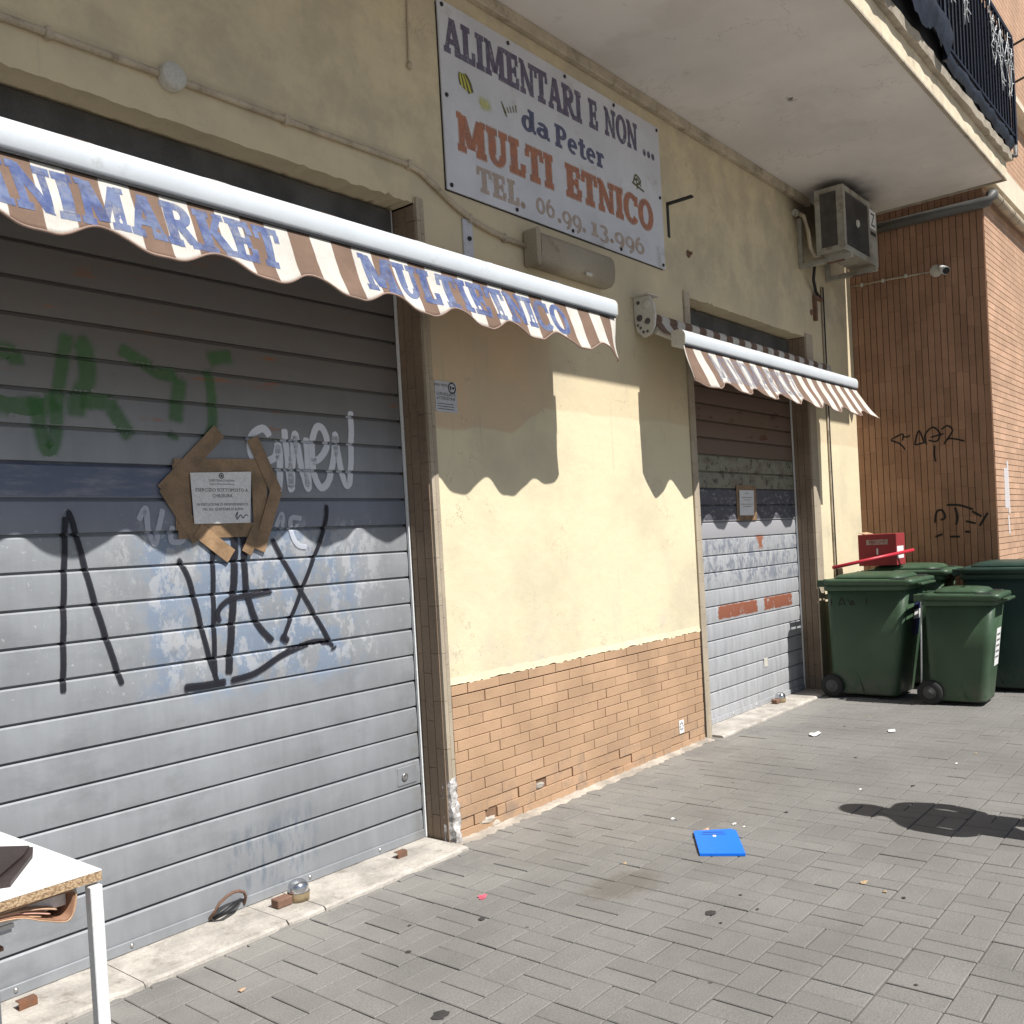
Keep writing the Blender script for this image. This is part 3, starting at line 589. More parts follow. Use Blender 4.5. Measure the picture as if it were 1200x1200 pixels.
for i in range(n+1):
    x = 7.06+(fx-.06-7.06)*i/n; b = 4.67+.012*math.sin(i*.8)+rr.uniform(-.012, .012)
    for k in range(4): t = k/3; V.append((x, -1.52-.03*math.sin(t*math.pi)+rr.uniform(-.004, .004), b+.12*t+rr.uniform(-.006, .006)))
tp.add(V, [(i*4+k, i*4+k+1, (i+1)*4+k+1, (i+1)*4+k) for i in range(n) for k in range(3)], True)
obj('rolled_tarpaulin', tp, MT['tarp'], rail)
obj('drain_spout', MB().tube([(fx-.02, -1.50, 4.64), (fx+.04, -1.53, 4.64), (fx+.05, -1.53, 4.74)], .018, 8), MT['gpipe'], B)
obj('trunking', MB().box(-3, 8.36, -.045, .0, 4.375, 4.446, .006), MT['conduit'], B)
up = obj('balcony_door', MB().box(7.2, 8.6, -.03, .02, 4.66, 6.9), MT['woodb'], B)
obj('door_frame', MB().box(8.62, 8.70, -.05, .02, 4.66, 6.95), MT['beam'], up)

# ============================================================ NEIGHBOURING BRICK BUILDING
N = thing('brick_building', 'brown and salmon brick building corner projecting beyond the cream facade', 'building', (10.5, -.4, 0))
RX0, RY0, RX1, RY1 = 9.40, 0.0, 9.471, -1.213
rd = Vector((RX1-RX0, RY1-RY0, 0)); RL = rd.length; rd.normalize(); rn = Vector((rd.y, -rd.x, 0))   # outward (towards -x)
if rn.x > 0: rn = -rn
ra = math.atan2(rd.y, rd.x)
sw = obj('side_wall', MB().add([(RX0+.006, RY0+.3, -.02), (RX1+.006, RY1+.006, -.02), (RX1+.006, RY1+.006, 9.5), (RX0+.006, RY0+.3, 9.5)], [(0, 3, 2, 1)]), MT['mortar'], N)
tme = mesh(MB().box(-.0262, .0262, -.004, .010, -.1336, .1336, .0012), name='tile'); tme.materials.append(MT['tile'])
rest = MB(); cw = RL/21; cnt = 0
for c in range(21):
    s = cw*(c+.5); z = .70+(.135 if (c//3) % 2 else 0)+random.uniform(-.012, .012)
    for k in range(33):
        zz = z+k*.2685; P = Vector((RX0, RY0, 0))+rd*s; P = Vector((P.x, P.y, zz))+rn*random.uniform(-.001, .001)
        if zz < SOF and cnt < 296:
            piece('tile', tme, P, sw, (-1, 1, 1), (0, 0, ra)); cnt += 1
        else:
            for v_, f_ in ((tme.vertices, tme.polygons),):
                ca, sa = math.cos(ra), math.sin(ra); rest.add([(P.x+ca*v.co.x-sa*v.co.y, P.y+sa*v.co.x+ca*v.co.y, P.z+v.co.z) for v in v_], [tuple(p.vertices) for p in f_])
tag(obj('upper_tiles', rest, MT['tile'], sw), kind='stuff')
fw = obj('front_wall', MB().add([(RX1+.004, RY1+.008, -.02), (16, RY1+.008, -.02), (16, RY1+.008, 10), (RX1+.004, RY1+.008, 10)], [(0, 1, 2, 3)]).add([(16, RY1+.008, -.02), (16, 3, -.02), (16, 3, 10), (16, RY1+.008, 10)], [(0, 1, 2, 3)]), MT['mortar'], N)
fme = mesh(MB().box(-.1225, .1225, -.004, .012, -.0262, .0262, .0015), name='brick'); fme.materials.append(MT['facebrick'])
rest = MB(); cnt = 0; rows = []
for r_ in range(160):
    z = .05+r_*.0575; x = RX1+.004-((r_*.37) % 1)*.25
    while x < 13.2:
        a, b = max(x, RX1+.004), min(x+.25, 13.2)
        if b-a > .02: rows.append(((a+b)/2, z, (b-a-.005)/.245))
        x += .25
rows.sort(key=lambda t: (t[0]-9.5)+abs(t[1]-2.6)*.55 if t[1] > .9 else 99)
for k, (x, z, s) in enumerate(rows):
    if k < 300: piece('brick', fme, (x, RY1, z), fw, (s, 1, 1), (0, 0, random.gauss(0, .002)))
    else: rest.box(x-.1225*s, x+.1225*s, RY1-.004, RY1+.012, z-.0262, z+.0262)
tag(obj('far_bricks', rest, MT['facebrick'], fw), kind='stuff')
obj('beam', MB().box(RX1-.0, 14, RY1-.10, RY1-.004, 4.52, 4.77, .004), MT['beam'], N)
gp = obj('drain_pipe', MB().tube([(RX1-.02, RY1-.075, 4.42), (14, RY1-.075, 4.40)], .045, 14), MT['conduit'], N)
for x in (9.75, 10.25, 10.9): obj('clip', MB().lathe([(.05, -.012), (.05, .012)], (x, RY1-.075, 4.418), 'x', 14), MT['conduit'], gp)
obj('side_pipe', MB().tube([(RX0-.045, -.25, 4.335), (RX1-.045, RY1-.06, 4.345), (RX1-.03, RY1-.085, 4.40), (RX1+.03, RY1-.08, 4.42)], .05, 14), MT['gpipe'], N)
obj('sill', MB().box(10.3, 14, RY1-.12, RY1-.004, 5.58, 5.64), MT['beam'], N)
for x, z in ((10.4, 6.05), (10.6, 5.78)): obj('line_bracket', MB().tube([(x, RY1, z), (x-.1, RY1-.28, z+.02), (x-.1, RY1-.30, z-.06)], .012, 8), MT['black'], N)
obj('upper_storeys', MB().box(9.6, 34, -1.1, 11, 10.01, 19), MT['opp'], N)
obj('sky_blocking_wing', MB().box(16.01, 34, -1.1, 11, -.03, 10), MT['opp'], N)  # unseen block, added to close off sky light on the right
# tags sprayed on the side wall
def on_ret(y, z, k): 
    t = -y/1.213; return (RX0+(RX1-RX0)*t-.0062-.0002*k, y, z)
g1 = [[(-.31, 2.285), (-.36, 2.31), (-.43, 2.33), (-.42, 2.26)], [(-.31, 2.285), (-.40, 2.24), (-.45, 2.17)], [(-.42, 2.31), (-.47, 2.30), (-.50, 2.325)], [(-.53, 2.21), (-.575, 2.345), (-.62, 2.225)], [(-.53, 2.213), (-.63, 2.23)],
      [(-.64, 2.20), (-.63, 2.30), (-.70, 2.365), (-.76, 2.30), (-.73, 2.23), (-.65, 2.25)], [(-.67, 2.27), (-.80, 2.295)], [(-.77, 2.33), (-.83, 2.365), (-.87, 2.31), (-.80, 2.21)], [(-.79, 2.19), (-.83, 2.24), (-.90, 2.23), (-.98, 2.20)], [(-.71, 2.20), (-.705, 2.10), (-.715, 2.03)]]
g2 = [[(-.68, 1.45), (-.70, 1.56), (-.75, 1.57), (-.77, 1.50), (-.72, 1.48)], [(-.67, 1.32), (-.75, 1.35)], [(-.78, 1.62), (-.90, 1.61), (-1.02, 1.56)], [(-.80, 1.32), (-.90, 1.315)], [(-.94, 1.46), (-1.04, 1.43)], [(-1.06, 1.40), (-1.14, 1.53)], [(-1.00, 1.55), (-1.09, 1.49)], [(-.93, 1.36), (-.99, 1.355)], [(-1.045, 1.335), (-1.055, 1.33)], [(-.86, 1.60), (-.88, 1.5), (-.86, 1.42)]]
spray = m_fade('black_marker', (.012, .012, .012), 70, .3, .45)
tag(obj('graffiti_tag', strokes(g1, .012, on_ret), spray, sw), 'thin black looping tag high on the brown tiles'); tag(obj('graffiti_tag', strokes(g2, .016, on_ret), spray, sw), 'broken black scribble low on the brown tiles')
wspray = m_fade('white_spray', (.75, .74, .76), 30, .35, .6, .6, .7)
def on_front(x, z, k): return (x, RY1-.0065-.0002*k, z)
obj('paint_smear', strokes([([(9.86, 1.95), (9.85, 1.55)], .12), ([(9.94, 2.02), (9.95, 1.5)], .06), ([(9.9, 1.5), (9.92, 1.3)], .05)], .1, on_front), wspray, fw)

# ============================================================ ROLLER SHUTTERS
def shutter(name, label, x0, x1, g0, p, n, mat, rail_mat):
    t = thing(name, label, 'shutter', ((x0+x1)/2, SH+.02, .0185), group='rolled down shop shutters')
    pr = [(0, 0), (-.0024, .03), (-.0032, .06), (-.0020, .09), (0, p-.0165), (.005, p-.0105), (.018, p-.0105), (.018, p-.0004), (.032, p-.0004), (.032, 0)]
    m = len(pr); mb = MB().add([(x, y, z) for x in (x0, x1) for (y, z) in pr], [(k, m+k, m+(k+1) % m, (k+1) % m) for k in range(m)]+[tuple(range(m)), tuple(range(2*m-1, m-1, -1))])
    mb.v = [(v[0]-(x0+x1)/2, v[1], v[2]) for v in mb.v]
    me = mesh(mb, name='slat'); me.materials.append(mat); me.polygons.foreach_set('use_smooth', [True]*len(me.polygons)); me.set_sharp_from_angle(angle=rad(12))
    for k in range(-1, n):
        z = g0+(k)*p
        if z+p > LIN+.1: break
        if z < .05: z = .0195; piece('slat', me, ((x0+x1)/2, SH, z), t, (1, 1, (g0-.0195)/p)); continue
        piece('slat', me, ((x0+x1)/2, SH+random.uniform(-.0006, .0006), z), t, rot=(random.gauss(0, .006), random.gauss(0, .0003), random.gauss(0, .0004)))
    bar = obj('bottom_bar', MB().box(x0, x1, SH-.014, SH-.0042, .020, .060, .002), mat, t)
    sm = mesh(MB().lathe([(0, -.006), (.006, -.005), (.009, 0)], (0, 0, 0), 'y', 10), name='rivet'); sm.materials.append(rail_mat)
    x = x0+.25
    while x < x1: piece('rivet', sm, (x, SH-.0145, .042), bar); x += .42
    return t
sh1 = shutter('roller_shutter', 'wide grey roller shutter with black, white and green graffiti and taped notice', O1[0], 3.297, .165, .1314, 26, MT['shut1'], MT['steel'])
sh2 = shutter('roller_shutter', 'narrow peeling roller shutter, brown above and scratched grey below, with rust red patches', O2[0], 8.168, .131, .1308, 26, MT['shut2'], MT['steel'])
obj('guide_rail', MB().box(3.2975, 3.3080, .150, .165, .020, LIN, .001), MT['whitemetal'], sh1); obj('guide_rail', MB().box(8.1690, 8.1735+.004, .150, .165, .020, LIN, .001), MT['whitemetal'], sh2)
obj('dark_recess_box', MB().box(O1[0], 3.29, .13, .30, 3.02, LIN-.004, .01), MT['acdark'], sh1); obj('dark_recess_box', MB().box(O2[0]+.01, 8.16, .14, .30, 3.04, LIN-.004, .01), MT['acdark'], sh2)  # dark boxes standing in for the shade at the top of each opening
def slat_y(z, g0=.165, p=.1314):
    u = ((z-g0) % p); pts = [(0, 0), (.03, -.0024), (.06, -.0032), (.09, -.0020), (p-.0165, 0), (p-.0105, .005), (p-.0102, .0168), (p-.0008, .0168), (p, 0)]
    for (a, ya), (b, yb) in zip(pts, pts[1:]):
        if u <= b: return SH+ya+(yb-ya)*(u-a)/(b-a)
    return SH
def on_sh(x, z, k): return (x, slat_y(z)-.0010-.00022*k, z)
groove = None
blk = [[(1.538, 1.024), (1.56, 1.35), (1.586, 1.68)], [(1.586, 1.694), (1.61, 1.65), (1.68, 1.33), (1.763, 1.02)], [(2.02, 1.505), (2.07, 1.40), (2.13, 1.12), (2.175, .955)], [(2.186, 1.56), (2.17, 1.25), (2.16, 1.0)], ([(2.19, 1.555), (2.24, 1.61), (2.29, 1.585), (2.265, 1.3), (2.222, .995)], .03),
       ([(2.325, 1.62), (2.335, 1.55), (2.335, 1.35), (2.38, 1.2), (2.46, 1.107)], .026), [(2.476, 1.57), (2.56, 1.42), (2.67, 1.24), (2.786, 1.045)], [(2.795, 1.72), (2.77, 1.60), (2.63, 1.34), (2.50, 1.11)], ([(2.005, .978), (2.10, .972), (2.22, .972)], .03), ([(2.22, .975), (2.35, .99), (2.50, 1.05), (2.66, 1.085), (2.78, 1.075)], .024), ([(2.20, 1.21), (2.19, 1.27), (2.25, 1.315), (2.36, 1.325), (2.475, 1.335)], .02), ([(2.53, 1.14), (2.50, 1.10)], .045), ([(2.78, 1.06), (2.79, 1.03)], .034)]
wht = [[(2.51, 2.0), (2.47, 2.045), (2.41, 2.01), (2.40, 1.93), (2.45, 1.90), (2.52, 1.92), (2.545, 1.98), (2.545, 1.85), (2.52, 1.74), (2.50, 1.72)], [(2.58, 2.06), (2.59, 1.93), (2.60, 1.78), (2.62, 1.93), (2.64, 2.03), (2.66, 1.90), (2.695, 1.785), (2.70, 1.93), (2.70, 2.03)],
       [(2.72, 1.91), (2.77, 1.925), (2.82, 1.99), (2.80, 2.06), (2.76, 2.065), (2.73, 1.98), (2.735, 1.85), (2.77, 1.79), (2.82, 1.83), (2.86, 1.96), (2.87, 2.04), (2.885, 1.92), (2.915, 1.81), (2.945, 1.83), (2.965, 2.0), (2.975, 2.165)]]
wh2 = [[(1.86, 1.64), (1.90, 1.70), (1.905, 1.62), (1.93, 1.56), (1.95, 1.62), (1.975, 1.71)], [(2.015, 1.64), (2.0, 1.57), (2.05, 1.57), (2.06, 1.64)], [(2.465, 1.68), (2.475, 1.61)], [(2.50, 1.60), (2.54, 1.67), (2.545, 1.61), (2.57, 1.62)], [(2.66, 1.645), (2.59, 1.65), (2.59, 1.58), (2.62, 1.53), (2.68, 1.52)], [(2.60, 1.615), (2.64, 1.615)]]
grn = [([(1.30, 2.14), (1.37, 2.24), (1.44, 2.25), (1.45, 2.19)], .05), ([(1.30, 2.10), (1.42, 2.065), (1.50, 2.06), (1.60, 2.10)], .065), ([(1.64, 2.36), (1.62, 2.27), (1.585, 2.10), (1.575, 1.99), (1.55, 1.91), (1.53, 1.93), (1.515, 2.02), (1.50, 2.12)], .045), ([(1.66, 2.34), (1.70, 2.29), (1.70, 2.18), (1.66, 2.11), (1.65, 2.02)], .06), ([(1.65, 2.10), (1.74, 2.10), (1.83, 2.115)], .05), ([(1.78, 2.10), (1.82, 2.03), (1.87, 1.96)], .055), ([(1.82, 2.32), (1.91, 2.28), (2.0, 2.235), (2.09, 2.24)], .045), ([(2.09, 2.24), (2.065, 2.13), (2.05, 2.03)], .055), ([(2.20, 2.31), (2.27, 2.33), (2.35, 2.345)], .05), ([(2.21, 2.29), (2.225, 2.15), (2.215, 2.03), (2.17, 1.96)], .04), ([(2.05, 2.02), (2.03, 1.96)], .04)]
obj('green_graffiti', strokes(grn, .05, lambda x, z, k: on_sh(x, z, k), groove, True, .9, .0025, .025), m_fade('green_spray', (.06, .19, .05), 30, .2, 1.4, .6, .66), sh1)
obj('white_graffiti', strokes(wht, .030, lambda x, z, k: on_sh(x, z, 11+k), groove), m_fade('white_spray_letters', (.72, .74, .80), 50, .2, .7, .6, .92), sh1)
fws = m_fade('faded_white_spray', (.55, .58, .66), 40, .3, .8, .6, .75)
for ws_ in (wh2[:2], wh2[2:]): obj('faded_white_graffiti', strokes(ws_, .022, lambda x, z, k: on_sh(x, z, 14+k), groove), fws, sh1)
bws = m_fade('black_spray', (.018, .018, .026), 70, .28, .72, .5, .93)
for ws_ in (blk[:2], blk[2:]): obj('black_graffiti', strokes(ws_, .019, lambda x, z, k: on_sh(x, z, 20+k), groove), bws, sh1)
# lock pieces on the shutters
lk = obj('lock_plate', MB().box(3.14, 3.27, SH-.006, SH-.001, .31, .40, .002), MT['shut1'], sh1); obj('keyhole', MB().lathe([(.018, 0), (.020, -.006), (.012, -.010), (.006, -.004), (0, -.004)], (3.185, SH-.006, .352), 'y', 16), MT['steel'], lk)
obj('pull_handle', MB().tube([(2.06, SH-.016, .03), (2.065, SH-.05, .065), (2.085, SH-.053, .092), (2.12, SH-.055, .110), (2.15, SH-.054, .116), (2.18, SH-.05, .112), (2.21, SH-.04, .095), (2.225, SH-.03, .07), (2.225, SH-.014, .035)], .0065, 8), MT['rust'], sh1); obj('pull_handle', MB().tube([(2.07, SH-.03, .03), (2.10, SH-.07, .055), (2.16, SH-.06, .07), (2.205, SH-.02, .06)], [.008, .011, .011, .008], 8), MT['black'], sh1)
def padlock(x, y, label, s=1):
    t = thing('padlock', label, 'padlock', (x, y, .0192), group='dome padlocks on the thresholds')
    obj('body', MB().lathe([(0, .001), (.045*s, .001), (.047*s, .02*s), (.047*s, .036*s)], (x, y, .0192), 'z', 22), MT['brass'], t)
    obj('dome', MB().lathe([(.044*s, .036*s), (.044*s, .058*s), (.038*s, .072*s), (.025*s, .082*s), (0, .086*s)], (x, y, .0192), 'z', 22), MT['chrome'], t)
    obj('hasp', MB().box(x-.12*s, x-.045*s, y-.02*s, y+.03*s, .0195, .0195+.035*s, .003), MT['rust'], t)
padlock(2.41, .03, 'chrome dome padlock on the chipped threshold below the graffiti shutter'); padlock(7.47, .085, 'small chrome dome padlock at the foot of the peeling shutter', .95)
for x, y, lab in ((3.02, .045, 'small open metal hasp near the broken jamb'), (1.30, .05, 'small metal hasp lying by the white table leg')):
    one('hasp', MB().box(x-.03, x+.03, y-.015, y+.015, .0192, .023).box(x-.03, x+.03, y-.015, y-.012, .0232, .044).box(x-.03, x+.03, y-.0118, y+.0152, .0442, .047), MT['rust'], lab, 'hasp')

# ============================================================ AWNINGS
def awning(label, cloth, ink, x0, x1, e, zb, zt, fabric_phase, pitch, flare, low, high, text, tx0, tx1, seed, roller, lows=None, sag=.02):
    t = thing('striped_awning', label, 'awning', ((x0+x1)/2, -.1, 2.46), group='half open shop awnings'); w = WO[t.name]
    # front bar: rounded extrusion
    n = 14; prof = [(-e+.012, zb), (-e+.002, zb+.012)]+[(-e+.045-.045*math.cos(a), zt-.045+.045*math.sin(a)) for a in [math.pi/2*k/6 for k in range(7)]]+[(-e+.10, zt-.004), (-e+.10, zb)]
    m = len(prof); mb = MB().add([(x, y, z) for x in (x0, x1) for (y, z) in prof], [(k, (k+1) % m, m+(k+1) % m, m+k) for k in range(m)], True)
    bar = obj('front_bar', mb, MT['alu'], t)
    for x, s in ((x0, -1), (x1, 1)): obj('end_cap', MB().loft([[(x+s*.001, y, z) for y, z in prof], [(x+s*.008, y, z) for y, z in prof]], False), MT['cap'], bar)
    obj('seam', MB().box(x0+.01, x1-.01, -e+.006, -e+.03, zb-.010, zb-.0006), MT['black'], bar)
    rnd = random.Random(seed); ph = [rnd.uniform(0, 6.28) for _ in range(4)]
    def surf(x, v, off=0):      # v 0 top .. 1 lowest scallop
        fl = flare(x); dr = zb-.004-low
        y = -e+.018-fl*(v**1.15)-.007*v*math.sin(2*math.pi*x/pitch+ph[0])-.004*math.sin(2*math.pi*x/.13+ph[1])*v-.005*math.sin(v*7+x*3)*v
        return (x+.004*math.sin(v*5+x*9), y-off, zb-.004-dr*v)
    def vmax(x):
        L_ = lows or [x1-pitch*k for k in range(40)][::-1]; q = 0
        for a, b in zip(L_, L_[1:]):
            if a <= x <= b: q = (x-a)/(b-a)
        c = .5+.5*math.cos(2*math.pi*q); s_ = 1-(1-c)**1.6; return ((zb-.004)-(high+(low-high)*s_))/(zb-.004-low)
    nx = int((x1-x0)/.012); nv = 14; V = []; E = []
    for i in range(nx+1):
        x = x0+(x1-x0)*i/nx; vm = vmax(x)
        for k in range(nv+1): V.append(surf(x, vm*k/nv))
    vb = MB().add(V, [(i*(nv+1)+k, (i+1)*(nv+1)+k, (i+1)*(nv+1)+k+1, i*(nv+1)+k+1) for i in range(nx) for k in range(nv)], True)
    val = obj('valance', vb, MT[cloth], t); sd = val.modifiers.new('thick', 'SOLIDIFY'); sd.thickness = .0012; sd.offset = -1
    hem = MB().tube([Vector(surf(x0+(x1-x0)*i/nx, vmax(x0+(x1-x0)*i/nx))) for i in range(nx+1)], .0042, 6); obj('hem', hem, MT['card'] if 0 else HEM, val)
    # blue art lettering printed on the valance
    for word, a, b in text:
        st, L = text_strips(word, .05); sx = (b-a)/L; vt, vb_ = .11, .74
        for ch, strips in st:
            if strips: obj('letter', glyph_mesh(strips, lambda gx, gy, k: surf(a+gx*sx, vb_+(vt-vb_)*gy, .0022+.0001*k), .02), MT[ink], val)
    # sloping cloth from the roller to the bar
    ry, rz = roller; V = []; nx = int((x1-x0)/.03); nv = 6
    for i in range(nx+1):
        x = x0+.01+(x1-x0-.02)*i/nx
        for k in range(nv+1):
            u = k/nv; V.append((x, ry+(-e+.06-ry)*u, rz+.035+(zt+.004-rz-.035)*u+.008*math.sin(2*math.pi*x/.5+ph[2])*u-sag*math.sin(u*math.pi)))
    cl = obj('awning_cloth', MB().add(V, [(i*(nv+1)+k, (i+1)*(nv+1)+k, (i+1)*(nv+1)+k+1, i*(nv+1)+k+1) for i in range(nx) for k in range(nv)], True), MT[cloth], t)
    sd = cl.modifiers.new('thick', 'SOLIDIFY'); sd.thickness = .0015
    obj('roller', MB().tube([(x0+.02, ry, rz), (x1-.02, ry, rz)], .036, 16), MT[cloth], t)
    return t
HEM = pbr('hem_binding', (.30, .21, .17), .85)
aw1 = awning('long brown and white striped awning lettered MINIMARKET MULTIETNICO over the wide shutter', 'fabric', 'blue', .10, 4.41, .45, 2.705, 2.808, 0, .385, lambda x: .095*min(1, max(0, (4.41-x)/.22))**.7, 2.460, 2.520, (('MINIMARKET', .97, 2.135), ('MULTIETNICO', 2.53, 3.90)), 0, 0, 3, (-.085, 2.90), [-.35, .05, .46, .86, 1.256, 1.639, 2.064, 2.436, 2.843, 3.219, 3.58, 3.96, 4.41])
aw2 = awning('short striped awning with a bent end flap over the narrow peeling shutter', 'fabric2', 'paleblue', 5.335, 8.44, .36, 2.69, 2.79, 0, .42, lambda x: .145*min(1, max(.55, (x-5.335)/.35+.55))+.04*max(0, (x-7.6)/.84)**1.5, 2.405, 2.465, (('MINIMARKET', 5.62, 7.0),), 0, 0, 8, (-.10, 2.905), None, .075)
# wall bracket and folding arm of the short awning, arms of the long one
def awn_parts(t, xb, ry, rz, e, zb, arm):
    pl = [(xb, -.005, rz+.085), (xb, -.12, rz+.08), (xb, -.15, rz+.03), (xb, -.16, rz-.05), (xb, -.15, rz-.12), (xb, -.12, rz-.17), (xb, -.07, rz-.185), (xb, -.02, rz-.14), (xb, -.005, rz-.05)]
    br_ = obj('wall_bracket', MB().poly(pl, .022, (1, 0, 0)), MT['cap'], t)
    for y, z, r in ((-.045, rz-.055, .022), (-.105, rz-.085, .02), (-.10, rz+.03, .03), (-.04, rz+.045, .012), (-.05, rz-.12, .009), (-.07, rz-.15, .009), (-.10, rz-.15, .009), (-.03, rz-.10, .008)):
        obj('bolt', MB().lathe([(r, 0), (r*.95, -.005), (r*.5, -.007), (0, -.007)], (xb-.0005, y, z), 'x', 14), MT['acdark' if r < .025 else 'cap'], br_)
    obj('top_plate', MB().box(xb-.03, xb+.12, -.13, -.002, rz+.0855, rz+.092), MT['cap'], br_)
    obj('folding_arm', MB().tube([(xb+.05, -.13, rz-.14), (xb+.75, -e+.125, zb+.03)], .026, 12), MT['cap'], t)
    obj('folding_arm', MB().tube([(xb+.78, -e+.125, zb+.045), (xb+.12, -e+.12, zb+.055)], .02, 12), MT['cap'], t)
awn_parts(aw2, 5.31, -.10, 2.965, .36, 2.69, 1)
for x in (3.66, .9):
    obj('wall_bracket', MB().box(x, x+.075, -.012, -.001, 2.84, 3.19, .002).box(x+.01, x+.065, -.12, -.0125, 2.85, 2.95, .004), MT['plaque'], aw1); obj('bolt', MB().lathe([(.012, 0), (.012, -.010), (0, -.012)], (x+.04, -.0122, 3.09), 'y', 8), MT['black'], aw1)
obj('folding_arm', MB().tube([(3.69, -.13, 2.86), (3.05, -.335, 2.745)], .024, 12), MT['cap'], aw1); obj('folding_arm', MB().tube([(1.2, -.13, 2.86), (1.9, -.335, 2.745)], .024, 12), MT['cap'], aw1)
obj('end_bracket', MB().box(4.30, 4.34, -.11, -.002, 2.86, 2.965, .004), MT['plaque'], aw1)

# ============================================================ SHOP SIGN
sg = thing('shop_sign', 'faded white shop sign board lettered ALIMENTARI E NON MULTI ETNICO above the awning', 'sign', (4.65, -.01, 3.315))
sx0, sx1, sz0, sz1 = 3.555, 5.738, 3.315, 4.288
pan = obj('panel', MB().box(sx0, sx1, -.014, -.004, sz0, sz1, .001), MT['sign'], sg); obj('back_edge', MB().box(sx0-.006, sx1-.02, -.0038, -.0005, sz0-.006, sz1-.02), MT['black'], sg)
def sign_text(txt, x0, x1, z0, z1, mat, track=.06, halo=None, arc=0):
    st, L = text_strips(txt, track); s = (x1-x0)/L; h = z1-z0
    for ch, strips in st:
        if not strips: continue
        if halo: obj('letter_halo', glyph_mesh(strips, lambda gx, gy, k: (x0+gx*s, -.01418-.00002*k, z0+gy*h), .06), halo, pan)
        obj('letter', glyph_mesh(strips, lambda gx, gy, k: (x0+gx*s, -.0150-.00006*k, z0+gy*h), .022), mat, pan)
sign_text('ALIMENTARI', 3.585, 4.81, 4.03, 4.215, MT['purple'], .03); sign_text('E', 4.885, 4.985, 4.04, 4.215, MT['purple']); sign_text('NON', 5.06, 5.45, 4.045, 4.22, MT['purple'], .03); sign_text('...', 5.515, 5.665, 4.045, 4.20, MT['purple'], .12)
sign_text('da', 4.205, 4.46, 3.82, 3.945, MT['slate']); sign_text('Peter', 4.515, 5.03, 3.815, 3.945, MT['slate'])
sign_text('MULTI', 3.65, 4.48, 3.545, 3.735, MT['orange'], .04, MT['halo']); sign_text('ETNICO', 4.60, 5.60, 3.545, 3.735, MT['orange'], .04, MT['halo'])
sign_text('TEL.', 3.79, 4.20, 3.365, 3.495, MT['tan']); sign_text('06', 4.295, 4.475, 3.37, 3.475, MT['tan']); sign_text('.99.', 4.50, 4.79, 3.36, 3.465, MT['tan']); sign_text('13', 4.845, 5.04, 3.36, 3.465, MT['tan']); sign_text('.996', 5.055, 5.47, 3.36, 3.465, MT['tan'])
bm = mesh(MB().lathe([(.011, 0), (.011, -.006), (.004, -.008), (0, -.008)], (0, 0, 0), 'y', 10), name='screw'); bm.materials.append(MT['black'])
for i in range(5):
    for z in (sz0+.025, sz1-.025): piece('screw', bm, (sx0+.03+(sx1-sx0-.06)*i/4, -.0142, z), sg)
for x in (sx0+.03, sx1-.03): piece('screw', bm, (x, -.0142, (sz0+sz1)/2), sg)
def printed(x0, x1, z0, z1, kind):
    if kind == 'bunch':
        for k in range(7):
            a = -.5+k*.17; c = [(x0+.03+k*.006, z1-.01), (x0+.025+k*.013, (z0+z1)/2+.01), (x0+.035+k*.015, z0+.004+abs(k-4)*.006)]
            obj('print', strokes([c], .017, lambda x, z, q: (x, -.0146-.0001*k, z)), YEL if k % 2 else OLV, pan)
    elif kind == 'blur': obj('print', strokes([[(x0+.04, z1), (x0+.045, z0)]], .06, lambda x, z, q: (x, -.0146, z), None, True, 1.3, .004, .05), YEL2, pan)
    elif kind == 'lines':
        L_ = [[(x0+.02+k*.026, z1-.02-k*.0-.05+k*.012), (x0+.04+k*.022, z0+.02+k*.008)] for k in range(5)]+[[(x0, z1-.04), (x0+.03, z0+.01)], [(x0+.01, z0+.06), (x0+.04, z0)]]
        obj('print', strokes(L_, .008, lambda x, z, q: (x, -.0146-.0001*q, z), None, True, .5, .0025, .004), OLV, pan)
    else:
        L_ = [[(x0+.02, z0+.02), (x0+.05, z1-.01), (x0+.10, z1-.02), (x0+.11, z0+.05), (x0+.05, z0+.02)], [(x0+.03, z0+.05), (x0+.09, z0+.07)], [(x0+.0, z0+.03), (x0+.16, z0+.0)], [(x0+.06, z0+.08), (x0+.07, z0-.01)], [(x0+.08, z0+.07), (x0+.12, z0+.02)]]
        obj('print', strokes(L_, .012, lambda x, z, q: (x, -.0146-.0001*q, z)), OLV, pan)
YEL = m_fade('yellow_fruit', (.55, .53, .10), 60, .2, .5); YEL2 = m_fade('yellow_blur', (.60, .60, .22), 30, .1, .9, .6, .7); OLV = m_fade('olive_line', (.13, .12, .06), 60, .2, .5)
printed(3.67, 3.81, 3.855, 3.975, 'bunch'); printed(3.845, 3.93, 3.80, 3.90, 'blur'); printed(4.03, 4.19, 3.84, 3.955, 'lines'); printed(5.35, 5.52, 3.79, 3.885, 'anchor')

